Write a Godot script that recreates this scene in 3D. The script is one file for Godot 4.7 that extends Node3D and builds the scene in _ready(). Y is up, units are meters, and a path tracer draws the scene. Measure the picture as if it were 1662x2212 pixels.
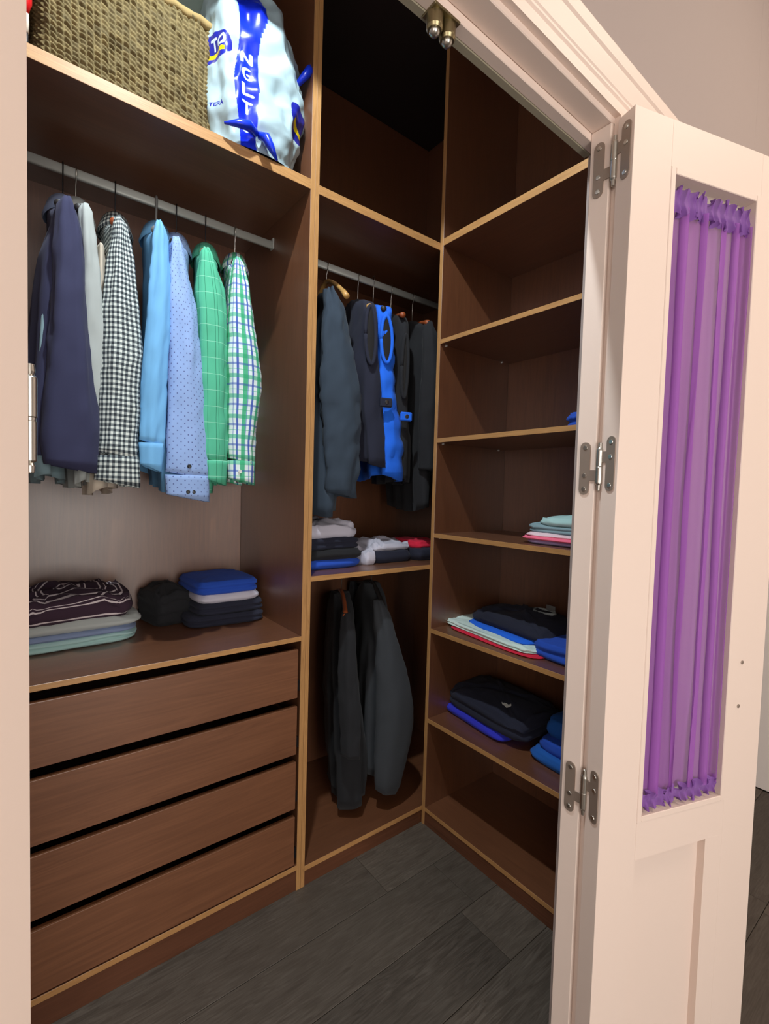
extends Node3D
# A walk-in wardrobe seen through an open pair of white doors.
# x: from the back of the left-hand run (x < 0) out to the bedroom (x > 0.86); z: away from the far corner; y up; metres.

var M := {}
var noise := FastNoiseLite.new()
var crumple := FastNoiseLite.new()
var taken := {}

const XB := -0.53        # back of the left run
const ZD := 0.5559       # inner face of the drawer unit beside the double divider
const ZE := 1.335        # left end of the drawer unit
const ZR := -0.4154      # back of the corner shelves
const DX := 0.86         # room face of the door frame
const ZJ := 0.383        # right jamb
const ZL := 1.275        # left jamb
const ROD := Vector2(-0.268, 2.172)


func _ready() -> void:
	# ---- camera, sky, lights, exposure
	var cam := Camera3D.new()
	cam.name = "camera"
	cam.fov = rad_to_deg(2.0 * atan(1106.0 / 1030.6212))
	cam.near = 0.02
	var b := Basis(Vector3.UP, 0.9073) * Basis(Vector3.RIGHT, -0.044) * Basis(Vector3.BACK, 0.0286)
	cam.transform = Transform3D(b, Vector3(1.3471, 1.32, 1.2851))
	add_child(cam)
	cam.current = true
	var env := Environment.new()
	env.background_mode = Environment.BG_COLOR
	env.background_color = Color(0, 0, 0)
	env.tonemap_mode = Environment.TONE_MAPPER_LINEAR
	env.tonemap_exposure = 1.0
	env.sdfgi_enabled = true
	env.ssao_enabled = true
	env.ssil_enabled = true
	var we := WorldEnvironment.new()
	we.name = "world_environment"
	we.environment = env
	add_child(we)
	materials()
	lights()
	# ---- setting
	room()
	doorway()
	wardrobe()
	# ---- things
	hanging_shirts()
	hanging_coats()
	folded_left()
	folded_middle()
	folded_right()
	top_shelf_things()


func lights() -> void:
	# recessed spotlight in the wardrobe ceiling, out of sight above the door head
	var can := thing("ceiling_spotlight", "recessed white spotlight in the ceiling above the hanging shirts", "lamp", Vector3(0.58, 3.0, 0.98))
	var st := begin()
	lathe(st, [Vector2(0.045, 0.0), Vector2(0.06, 0.0), Vector2(0.06, 0.05), Vector2(0.0, 0.05)], Vector3.ZERO, 24)
	part(can, "housing", st, M.white_metal)
	st = begin()
	lathe(st, [Vector2(0.0, 0.006), Vector2(0.045, 0.006), Vector2(0.045, 0.012), Vector2(0.0, 0.012)], Vector3.ZERO, 24)
	part(can, "diffuser", st, M.spot_glow)
	var sp := SpotLight3D.new()
	sp.name = "spot_light"
	sp.light_color = Color(0.93, 0.98, 1.0)
	sp.light_energy = 2.75
	sp.light_size = 0.03
	sp.spot_range = 8.0
	sp.spot_angle = 61.0
	sp.spot_angle_attenuation = 0.12
	sp.spot_attenuation = 2.0
	sp.shadow_enabled = true
	sp.position = Vector3(0, -0.004, 0)
	sp.rotation.x = -PI / 2
	can.add_child(sp)
	# daylight through the two bedroom windows behind the viewer
	window_light("window_1", Vector3(3.648, 1.15, 1.3), PI / 2, Vector2(1.3, 1.9), 5.0)
	window_light("window_2", Vector3(2.75, 1.45, 3.198), 0.0, Vector2(1.1, 1.3), 2.2)
	# warm ceiling panel of the bedroom behind the viewer
	var pan := thing("ceiling_lamp", "warm square ceiling lamp of the bedroom behind the viewer", "lamp", Vector3(1.9, 3.09, -0.4))
	st = begin()
	box(st, Vector3(0, -0.02, 0), Vector3(0.5, 0.04, 0.5), 0.004)
	part(pan, "shade", st, M.lamp_glow)
	var a := AreaLight3D.new()
	a.name = "ceiling_lamp_light"
	a.area_size = Vector2(0.48, 0.48)
	a.light_color = Color(1.0, 0.93, 0.85)
	a.light_energy = 1.8
	a.area_range = 12.0
	a.shadow_enabled = true
	a.position = Vector3(0, -0.045, 0)
	a.rotation.x = -PI / 2
	pan.add_child(a)


func window_light(called: String, at: Vector3, turn: float, size: Vector2, energy: float) -> void:
	var w := thing(called, "bright curtained %s window of the bedroom behind the viewer" % ("tall" if size.y > 1.5 else "wide"), "window", at, "", "structure")
	w.name = called
	w.rotation.y = turn + PI
	# the bright face looks along local +z, into the room
	var st := begin()
	var h := size / 2
	bx(st, -h.x - 0.06, -h.x, -h.y - 0.06, h.y + 0.06, 0.0, 0.03)
	bx(st, h.x, h.x + 0.06, -h.y - 0.06, h.y + 0.06, 0.0, 0.03)
	bx(st, -h.x, h.x, h.y, h.y + 0.06, 0.0, 0.03)
	bx(st, -h.x, h.x, -h.y - 0.06, -h.y, 0.0, 0.03)
	bx(st, -0.02, 0.02, -h.y, h.y, 0.0, 0.025)
	part(w, "window_frame", st, M.paint_white)
	for k in 2:
		st = begin()
		bx(st, -h.x + k * h.x + 0.02 * k, k * h.x - 0.02 * (1 - k), -h.y, h.y, 0.002, 0.008, 0.0005)
		part(w, "pane", st, M.window_glow)
	var a := AreaLight3D.new()
	a.name = "window_daylight"
	a.area_size = size
	a.light_color = Color(1.0, 0.98, 0.95)
	a.light_energy = energy
	a.area_range = 12.0
	a.shadow_enabled = true
	a.position = Vector3(0, 0, 0.035)
	a.rotation.y = PI
	w.add_child(a)


# ------------------------------------------------------------------ materials
func mat(key: String, c: Color, rough := 0.6, metal := 0.0, tex: Texture2D = null, uv := Vector3.ONE) -> StandardMaterial3D:
	var m := StandardMaterial3D.new()
	m.resource_name = key
	m.albedo_color = c
	m.roughness = rough
	m.metallic = metal
	if tex:
		m.albedo_texture = tex
		m.uv1_scale = uv
	M[key] = m
	return m


func rgb(r: int, g: int, bl: int) -> Color:
	return Color(r / 255.0, g / 255.0, bl / 255.0)


func paint(w: int, h: int, f: Callable) -> ImageTexture:
	var im := Image.create_empty(w, h, false, Image.FORMAT_RGB8)
	for y in h:
		for x in w:
			im.set_pixel(x, y, f.call(x, y))
	return ImageTexture.create_from_image(im)


func grain_texture(w: int, h: int, fx: float, fy: float, low: float, sd: int) -> ImageTexture:
	# streaks along u, tiled both ways by blending over the seam
	var n := FastNoiseLite.new()
	n.seed = sd
	n.frequency = 1.0
	n.fractal_octaves = 4
	var at := func(x: float, y: float) -> float:
		var p := 0.5 + 0.5 * n.get_noise_2d(x * fx, y * fy + 6.0 * n.get_noise_2d(x * fx * 0.3 + 40.0, y * fy * 0.12))
		var fine := 0.5 + 0.5 * n.get_noise_2d(x * fx * 1.7 + 90.0, y * fy * 4.0)
		return p * 0.65 + fine * 0.35
	var f := func(x: int, y: int) -> Color:
		var ty := float(y) / h
		var tx := float(x) / w
		var v0: float = lerpf(at.call(x, y), at.call(x, y - h), ty)
		var v1: float = lerpf(at.call(x - w, y), at.call(x - w, y - h), ty)
		var v := clampf((lerpf(v0, v1, tx) - 0.25) * 1.9, 0.0, 1.0)
		var k := lerpf(low, 1.0, v)
		return Color(k, k * lerpf(0.95, 1.0, v), k * lerpf(0.9, 1.0, v))
	return paint(w, h, f)


func materials() -> void:
	noise.seed = 11
	noise.frequency = 1.0
	noise.fractal_octaves = 3
	crumple.seed = 5
	crumple.noise_type = FastNoiseLite.TYPE_CELLULAR
	crumple.cellular_return_type = FastNoiseLite.RETURN_DISTANCE
	crumple.frequency = 1.0
	crumple.fractal_type = FastNoiseLite.FRACTAL_NONE
	var grain := grain_texture(512, 256, 0.008, 0.10, 0.78, 3)
	var fgrain := grain_texture(512, 256, 0.012, 0.16, 0.6, 8)
	mat("wood", rgb(126, 78, 48), 0.4, 0.0, grain, Vector3(0.5, 2.6, 1)).metallic_specular = 0.72
	M.wood.clearcoat_enabled = true
	M.wood.clearcoat = 1.0
	M.wood.clearcoat_roughness = 0.42
	mat("wood_dark", rgb(112, 70, 48), 0.42, 0.0, grain, Vector3(0.5, 2.6, 1))
	mat("drawer_wood", rgb(136, 88, 58), 0.44, 0.0, grain, Vector3(0.4, 2.2, 1)).metallic_specular = 0.6
	mat("edge_wood", rgb(208, 158, 102), 0.4, 0.0, grain, Vector3(1.2, 8, 1))
	for k in 3:
		var g: float = [1.0, 0.9, 1.08][k]
		mat("plank_%d" % k, Color(0.43 * g, 0.395 * g, 0.36 * g), 0.55, 0.0, fgrain, Vector3(0.8, 3.0, 1))
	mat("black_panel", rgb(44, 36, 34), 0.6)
	mat("paint_white", rgb(228, 208, 196), 0.5)
	mat("paint_wall", rgb(162, 148, 143), 0.9)
	mat("paint_far", rgb(236, 226, 220), 0.9)
	mat("paint_ceiling", rgb(225, 220, 214), 0.95)
	mat("closet_wall", rgb(96, 84, 76), 0.9)
	mat("raw_grey", rgb(150, 142, 122), 0.7)
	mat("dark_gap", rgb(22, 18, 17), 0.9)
	mat("steel", rgb(190, 186, 178), 0.3, 1.0)
	mat("rail_metal", rgb(186, 188, 182), 0.5, 0.25)
	mat("bronze", rgb(158, 142, 130), 0.5, 0.6)
	mat("brass", rgb(150, 138, 106), 0.35, 1.0)
	mat("white_metal", rgb(225, 225, 222), 0.4)
	mat("black_wire", rgb(34, 32, 34), 0.4, 0.6)
	mat("hanger_wood", rgb(196, 150, 86), 0.4)
	mat("hanger_red_wood", rgb(150, 74, 38), 0.4)
	mat("hanger_dark", rgb(40, 36, 36), 0.5)
	mat("grey_plastic", rgb(120, 118, 116), 0.5)
	mat("black_plastic", rgb(28, 28, 30), 0.45)
	# glowing faces
	for q in [["spot_glow", Color(0.95, 0.98, 1), 3.0], ["lamp_glow", Color(1, 0.9, 0.78), 1.5], ["window_glow", Color(0.97, 0.98, 1), 1.0]]:
		var m := mat(q[0], Color(0.9, 0.9, 0.9), 0.6)
		m.emission_enabled = true
		m.emission = q[1]
		m.emission_energy_multiplier = q[2]
	# cloth
	for q in [["navy", 52, 53, 84], ["navy_dark", 28, 30, 48], ["black_cloth", 24, 24, 28], ["charcoal", 54, 57, 62], ["slate", 46, 58, 72], ["royal", 30, 74, 178], ["bright_blue", 24, 104, 232],
			["violet_blue", 44, 48, 190], ["white_cloth", 226, 226, 220], ["cream_cloth", 214, 200, 182], ["grey_cloth", 176, 182, 180], ["sky_cloth", 140, 188, 232], ["pink", 246, 110, 140], ["mauve", 170, 150, 196],
			["pale_pink", 236, 206, 214], ["teal_grey", 132, 158, 166], ["pale_teal", 172, 208, 206], ["red_cloth", 214, 30, 62], ["mint_white", 214, 232, 224], ["dark_grey", 84, 84, 82],
			["blue_grey", 128, 144, 178], ["petrol", 30, 74, 128], ["lilac_white", 196, 192, 206], ["mid_blue", 24, 92, 178]]:
		var m := mat(q[0], rgb(q[1], q[2], q[3]), 0.92)
		m.rim_enabled = true
		m.rim = 0.25
	# woven patterns, one repeat each
	mat("gingham", Color.WHITE, 0.9, 0.0, paint(32, 32, func(x: int, y: int) -> Color:
		var a := int(x < 16) + int(y < 16)
		return [rgb(226, 232, 226), rgb(128, 138, 140), rgb(44, 50, 58)][a]), Vector3(78, 78, 1))
	mat("small_check", Color.WHITE, 0.9, 0.0, paint(32, 32, func(x: int, y: int) -> Color:
		return rgb(96, 100, 98) if x < 8 or y < 8 else rgb(206, 208, 200)), Vector3(120, 120, 1))
	mat("dotted", Color.WHITE, 0.9, 0.0, paint(64, 64, func(x: int, y: int) -> Color:
		var d := minf(Vector2(x - 16, y - 16).length(), Vector2(x - 48, y - 48).length())
		return rgb(92, 104, 158) if d < 6.0 else rgb(150, 178, 228)), Vector3(50, 50, 1))
	mat("green_check", Color.WHITE, 0.9, 0.0, paint(64, 64, func(x: int, y: int) -> Color:
		if y % 64 < 2: return rgb(150, 218, 190)
		if x % 32 < 2: return rgb(44, 128, 98)
		return rgb(82, 182, 146) if (x + y) % 2 == 0 else rgb(88, 190, 152)), Vector3(22, 22, 1))
	mat("plaid", Color.WHITE, 0.9, 0.0, paint(128, 128, func(x: int, y: int) -> Color:
		var c := rgb(222, 236, 236)
		var green := rgb(34, 160, 104)
		var blue := rgb(52, 78, 172)
		if x < 30: c = c.lerp(green, 0.75)
		elif x > 56 and x < 72: c = c.lerp(blue, 0.85)
		elif x > 92 and x < 98: c = c.lerp(blue, 0.6)
		if y < 26: c = c.lerp(green, 0.5)
		elif y > 58 and y < 72: c = c.lerp(blue, 0.5)
		elif y > 96 and y < 102: c = c.lerp(green, 0.4)
		return c), Vector3(17, 17, 1))
	mat("striped_knit", Color.WHITE, 0.95, 0.0, paint(8, 64, func(_x: int, y: int) -> Color:
		return rgb(224, 212, 214) if (y > 8 and y < 15) or (y > 24 and y < 29) else rgb(58, 38, 54)), Vector3(1, 22, 1))
	mat("light_blue_cloth", rgb(120, 184, 234), 0.9)
	var cur := mat("curtain_cloth", Color(0.64, 0.36, 0.72, 0.56), 0.8)
	cur.transparency = BaseMaterial3D.TRANSPARENCY_ALPHA
	cur.cull_mode = BaseMaterial3D.CULL_DISABLED
	cur.backlight_enabled = true
	cur.backlight = Color(0.35, 0.15, 0.45)
	var fr := mat("curtain_frill", Color(0.50, 0.31, 0.62, 0.9), 0.8)
	fr.transparency = BaseMaterial3D.TRANSPARENCY_ALPHA
	fr.cull_mode = BaseMaterial3D.CULL_DISABLED
	var gl := mat("glass", Color(1, 1, 1, 0.1), 0.03)
	gl.transparency = BaseMaterial3D.TRANSPARENCY_ALPHA
	var cp := mat("clear_plastic", Color(0.62, 0.7, 0.66, 0.55), 0.35)
	cp.transparency = BaseMaterial3D.TRANSPARENCY_ALPHA
	var sg := mat("seagrass", Color.WHITE, 0.85)
	sg.vertex_color_use_as_albedo = true
	mat("red_plastic", rgb(214, 22, 26), 0.3)
	mat("bag_plastic", Color.WHITE, 0.28, 0.0, bag_print(), Vector3.ONE)
	mat("bag_blue", rgb(24, 56, 214), 0.25)


# ------------------------------------------------------------------ nodes
func numbered(called: String) -> String:
	taken[called] = taken.get(called, -1) + 1
	return called if taken[called] == 0 else "%s_%03d" % [called, taken[called]]


func tag(o: Node3D, label: String, category := "", group := "", kind := "") -> void:
	o.set_meta("label", label)
	if category: o.set_meta("category", category)
	if group: o.set_meta("group", group)
	if kind: o.set_meta("kind", kind)


func thing(called: String, label: String, category: String, at: Vector3, group := "", kind := "") -> Node3D:
	var o := Node3D.new()
	o.name = numbered(called)
	add_child(o, true)
	o.position = at
	tag(o, label, category, group, kind)
	return o


func mi(called: String, mesh: Mesh, m: Material, parent: Node3D = null, at := Vector3.ZERO) -> MeshInstance3D:
	var o := MeshInstance3D.new()
	o.name = called if parent else numbered(called)
	o.mesh = mesh
	o.material_override = m
	o.position = at
	(parent if parent else self as Node3D).add_child(o, true)
	return o


func part(parent: Node3D, called: String, st: SurfaceTool, m: Material, at := Vector3.ZERO) -> MeshInstance3D:
	return mi(called, finish(st), m, parent, at)


func solo(called: String, st: SurfaceTool, m: Material, label: String, category: String, group := "", kind := "") -> MeshInstance3D:
	var o := mi(called, finish(st), m)
	tag(o, label, category, group, kind)
	return o


func structure(called: String, st: SurfaceTool, m: Material, label: String, category := "wall") -> MeshInstance3D:
	var o := mi(called, finish(st), m)
	taken.erase(called)
	o.name = called
	tag(o, label, category, "", "structure")
	return o


# ------------------------------------------------------------------ mesh helpers
func begin() -> SurfaceTool:
	var st := SurfaceTool.new()
	st.begin(Mesh.PRIMITIVE_TRIANGLES)
	return st


func finish(st: SurfaceTool) -> ArrayMesh:
	st.index()
	return st.commit()


func tri(st: SurfaceTool, p: Array, n: Vector3, uv: Array) -> void:
	var o := [0, 1, 2]
	if (p[1] - p[0]).cross(p[2] - p[0]).dot(n) > 0.0:
		o = [0, 2, 1]
	for k in o:
		st.set_normal(n)
		st.set_uv(uv[k])
		st.add_vertex(p[k])


func quad(st: SurfaceTool, a: Vector3, b: Vector3, c: Vector3, d: Vector3, n: Vector3, uv: Array) -> void:
	tri(st, [a, b, c], n, [uv[0], uv[1], uv[2]])
	tri(st, [a, c, d], n, [uv[0], uv[2], uv[3]])


# a bevelled box; the texture's u runs along the axis «grain» (0 x, 1 y, 2 z)
func box(st: SurfaceTool, c: Vector3, size: Vector3, bevel := 0.001, grain := 0, shift := Vector2.ZERO) -> void:
	var h := size / 2
	var r := minf(bevel, minf(h.x, minf(h.y, h.z)) * 0.9)
	var uvf := func(p: Vector3, axis: int) -> Vector2:
		var o := [0, 1, 2]
		o.erase(axis)
		var u: int = grain if grain != axis else o[0]
		o.erase(u)
		return Vector2(p[u], p[o[0]]) + shift
	for axis in 3:
		var a1 := (axis + 1) % 3
		var a2 := (axis + 2) % 3
		for s in [-1.0, 1.0]:
			var n := Vector3.ZERO
			n[axis] = s
			var q := []
			var uv := []
			for k in [[-1, -1], [1, -1], [1, 1], [-1, 1]]:
				var p := c
				p[axis] += s * h[axis]
				p[a1] += k[0] * (h[a1] - r)
				p[a2] += k[1] * (h[a2] - r)
				q.append(p)
				uv.append(uvf.call(p, axis))
			quad(st, q[0], q[1], q[2], q[3], n, uv)
			for t in [-1.0, 1.0]:       # bevel between +-axis and +-a1
				var m := Vector3.ZERO
				m[axis] = s
				m[a1] = t
				q = []
				uv = []
				for k in [[0, -1], [0, 1], [1, 1], [1, -1]]:
					var p := c
					p[axis] += s * (h[axis] - (r if k[0] else 0.0))
					p[a1] += t * (h[a1] - (0.0 if k[0] else r))
					p[a2] += k[1] * (h[a2] - r)
					q.append(p)
					uv.append(uvf.call(p, axis))
				quad(st, q[0], q[1], q[2], q[3], m.normalized(), uv)
	for sx in [-1.0, 1.0]:
		for sy in [-1.0, 1.0]:
			for sz in [-1.0, 1.0]:
				var s := Vector3(sx, sy, sz)
				var p := c + s * (h - Vector3(r, r, r))
				tri(st, [p + Vector3(sx * r, 0, 0), p + Vector3(0, sy * r, 0), p + Vector3(0, 0, sz * r)], s.normalized(), [Vector2.ZERO, Vector2.ZERO, Vector2.ZERO])


func bx(st: SurfaceTool, x0: float, x1: float, y0: float, y1: float, z0: float, z1: float, bevel := 0.001, grain := 0, shift := Vector2.ZERO) -> void:
	box(st, Vector3(x0 + x1, y0 + y1, z0 + z1) / 2, Vector3(absf(x1 - x0), absf(y1 - y0), absf(z1 - z0)), bevel, grain, shift)


# smooth skin over rings of equal length (closed loops); caps by fans
func loft(st: SurfaceTool, rings: Array, caps := true, us := 1.0, vs: Array = []) -> void:
	var n: int = rings[0].size()
	var cs := []
	for r in rings:
		var c := Vector3.ZERO
		for p in r: c += p
		cs.append(c / n)
	var sum := 0.0
	for i in rings.size() - 1:
		for j in n:
			var a: Vector3 = rings[i][j]
			var nn := (rings[i][(j + 1) % n] - a as Vector3).cross(rings[i + 1][j] - a)
			sum += nn.dot(a - (cs[i] + cs[i + 1]) / 2)
	var flip := sum < 0.0         # clockwise fronts: a, next-ring, next-point when nn points out
	var us_at := PackedFloat32Array()
	us_at.resize(n + 1)
	var far := 0
	for i in rings.size():
		if _girth(rings[i]) > _girth(rings[far]): far = i
	for j in n:
		us_at[j + 1] = us_at[j] + (rings[far][(j + 1) % n] - rings[far][j] as Vector3).length() * us
	var run := 0.0
	var v := []
	for i in rings.size():
		if i > 0: run += (cs[i] - cs[i - 1]).length()
		v.append(vs[i] if vs.size() else run)
	st.set_smooth_group(0)
	for i in rings.size() - 1:
		for j in n:
			var k := (j + 1) % n
			var p := [rings[i][j], rings[i][k], rings[i + 1][k], rings[i + 1][j]]
			var uv := [Vector2(us_at[j], v[i]), Vector2(us_at[j + 1], v[i]), Vector2(us_at[j + 1], v[i + 1]), Vector2(us_at[j], v[i + 1])]
			for t in ([0, 2, 1, 0, 3, 2] if not flip else [0, 1, 2, 0, 2, 3]):
				st.set_uv(uv[t])
				st.add_vertex(p[t])
	if caps:
		for e in [0, rings.size() - 1]:
			var up: bool = flip == (e == 0)
			for j in n:
				var k := (j + 1) % n
				for p in ([cs[e], rings[e][j], rings[e][k]] if not up else [cs[e], rings[e][k], rings[e][j]]):
					st.set_uv(Vector2(p.x, p.z))
					st.add_vertex(p)


func _girth(r: PackedVector3Array) -> float:
	var s := 0.0
	for j in r.size(): s += r[j].distance_to(r[(j + 1) % r.size()])
	return s


func skin(rings: Array, caps := true, us := 1.0, vs: Array = []) -> SurfaceTool:
	var st := begin()
	loft(st, rings, caps, us, vs)
	st.index()
	st.generate_normals()
	return st


func circle(c: Vector3, ax: Vector3, ay: Vector3, n: int) -> PackedVector3Array:
	var r := PackedVector3Array()
	for k in n:
		var a := TAU * k / n
		r.append(c + ax * cos(a) + ay * sin(a))
	return r


func tube_rings(path: Array, rad: Array, n := 10) -> Array:
	var rings := []
	var side := Vector3.ZERO
	for i in path.size():
		var t: Vector3 = (path[mini(i + 1, path.size() - 1)] - path[maxi(i - 1, 0)]).normalized()
		if side == Vector3.ZERO:
			side = t.cross(Vector3.UP if absf(t.y) < 0.9 else Vector3.RIGHT).normalized()
		side = (side - t * side.dot(t)).normalized()
		var r: float = rad[mini(i, rad.size() - 1)]
		rings.append(circle(path[i], side * r, t.cross(side) * r, n))
	return rings


func tube(path: Array, rad: Array, n := 10) -> SurfaceTool:
	return skin(tube_rings(path, rad, n))


# several closed skins in one mesh
func skins(list: Array) -> SurfaceTool:
	var st := begin()
	for r in list: loft(st, r)
	st.index()
	st.generate_normals()
	return st


func lathe(st: SurfaceTool, profile: Array, at: Vector3, n: int, axis := Vector3.UP) -> void:
	var side := axis.cross(Vector3.RIGHT if absf(axis.x) < 0.9 else Vector3.FORWARD).normalized()
	var other := axis.cross(side)
	for i in profile.size() - 1:
		var p: Vector2 = profile[i]
		var q: Vector2 = profile[i + 1]
		var dn := Vector2(q.y - p.y, -(q.x - p.x)).normalized()
		for k in n:
			var c := []
			var nm := []
			for e in [[p, k], [p, k + 1], [q, k + 1], [q, k]]:
				var a: float = TAU * e[1] / n
				var d := side * cos(a) + other * sin(a)
				c.append(at + d * e[0].x + axis * e[0].y)
				nm.append((d * dn.x + axis * dn.y).normalized())
			var mid: Vector3 = (nm[0] + nm[1]).normalized()
			for t in [[0, 1, 2], [0, 2, 3]]:
				var o: Array = t
				if (c[t[1]] - c[t[0]] as Vector3).cross(c[t[2]] - c[t[0]]).dot(mid) > 0.0:
					o = [t[0], t[2], t[1]]
				for z in o:
					st.set_normal(nm[z])
					st.set_uv(Vector2.ZERO)
					st.add_vertex(c[z])


# a flat outline (x, y) pushed along z from 0 to depth
func slab_outline(st: SurfaceTool, outline: PackedVector2Array, xf: Transform3D, depth: float) -> void:
	var idx := Geometry2D.triangulate_polygon(outline)
	for s in [0.0, depth]:
		var n := xf.basis.z * (1.0 if s > 0.0 else -1.0) * signf(depth)
		for i in range(0, idx.size(), 3):
			var p := []
			for k in 3: p.append(xf * Vector3(outline[idx[i + k]].x, outline[idx[i + k]].y, s))
			tri(st, p, n, [Vector2.ZERO, Vector2.ZERO, Vector2.ZERO])
	var area := 0.0
	for i in outline.size(): area += outline[i].cross(outline[(i + 1) % outline.size()])
	for i in outline.size():
		var a := outline[i]
		var c := outline[(i + 1) % outline.size()]
		var e := (c - a).normalized()
		var n := xf.basis * Vector3(e.y, -e.x, 0) * signf(area)
		quad(st, xf * Vector3(a.x, a.y, 0), xf * Vector3(c.x, c.y, 0), xf * Vector3(c.x, c.y, depth), xf * Vector3(a.x, a.y, depth), n, [Vector2.ZERO, Vector2.ZERO, Vector2.ZERO, Vector2.ZERO])


func capsule_outline(x: float, y0: float, y1: float, r: float) -> PackedVector2Array:
	var o := PackedVector2Array()
	for k in 9: o.append(Vector2(x + r * cos(PI * k / 8), y1 - r + r * sin(PI * k / 8)))
	for k in 9: o.append(Vector2(x - r * cos(PI * k / 8), y0 + r - r * sin(PI * k / 8)))
	return o


# ------------------------------------------------------------------ the room
func room() -> void:
	var H := 3.1
	# floor: a slab with separate laminate planks laid along z
	var st := begin()
	bx(st, -0.75, 3.75, -0.12, -0.012, -1.55, 3.3, 0.001, 2)
	var fl := structure("floor", st, M.plank_1, "dark grey-brown wood plank floor running out of the wardrobe", "floor")
	var rng := RandomNumberGenerator.new()
	rng.seed = 4
	var w := 0.193
	for col in 22:
		var x0 := -0.59 + col * w
		var z := -1.42 - rng.randf() * 1.0 if col != 4 else -1.17
		while z < 3.2:
			var z1 := minf(z + 1.28, 3.2)
			var a := maxf(z, -1.42)
			if z1 - a > 0.02:
				st = begin()
				bx(st, x0 + 0.0006, x0 + w - 0.0006, -0.012, 0.0, a + 0.0006, z1 - 0.0006, 0.0012, 2, Vector2(rng.randf() * 3.0, rng.randf()))
				part(fl, "plank", st, M["plank_%d" % (rng.randi() % 3)])
			z += 1.28
	st = begin()
	bx(st, -0.75, 3.75, H, H + 0.1, -1.55, 3.3)
	structure("ceiling", st, M.paint_ceiling, "pale ceiling above the wardrobe and bedroom", "ceiling")
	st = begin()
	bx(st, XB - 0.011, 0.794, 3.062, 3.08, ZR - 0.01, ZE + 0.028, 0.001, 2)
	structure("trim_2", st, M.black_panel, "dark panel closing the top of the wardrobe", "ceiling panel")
	st = begin()
	bx(st, -0.65, XB - 0.012, 0, H, -1.5, 1.5)
	structure("wall_back", st, M.closet_wall, "dark wall behind the wardrobe panels on the left")
	st = begin()
	bx(st, XB - 0.012, DX, 0, H, -0.80, ZR - 0.012)
	structure("wall_end", st, M.paint_wall, "wall behind the corner shelves")
	st = begin()
	bx(st, XB - 0.012, DX, 0, H, ZE + 0.03, 1.5)
	structure("wall_left", st, M.paint_wall, "wall at the near end of the wardrobe")
	st = begin()
	bx(st, 0.795, DX, 0, H, ZR - 0.012, ZJ - 0.035, 0.0)
	bx(st, 0.795, DX, 0, H, ZL + 0.035, ZE + 0.03, 0.0)
	bx(st, 0.795, DX, 2.07, H, ZJ - 0.035, ZL + 0.035, 0.0)
	structure("wall_front", st, M.paint_wall, "mauve-white bedroom wall around and above the white door frame")
	st = begin()
	bx(st, -0.75, 3.75, 0.004, H, -1.52, -1.42)
	structure("wall_far", st, M.paint_far, "white far wall beyond the edge of the open door")
	st = begin()
	bx(st, 3.65, 3.75, 0, H, -1.42, 3.2)
	structure("wall_right", st, M.paint_wall, "bedroom wall behind the viewer")
	st = begin()
	bx(st, DX - 0.02, 3.75, 0, H, 3.2, 3.3)
	bx(st, DX - 0.1, DX, 0, H, 1.5, 3.2)
	structure("wall_near", st, M.paint_wall, "bedroom wall to the left of the viewer")


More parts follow.
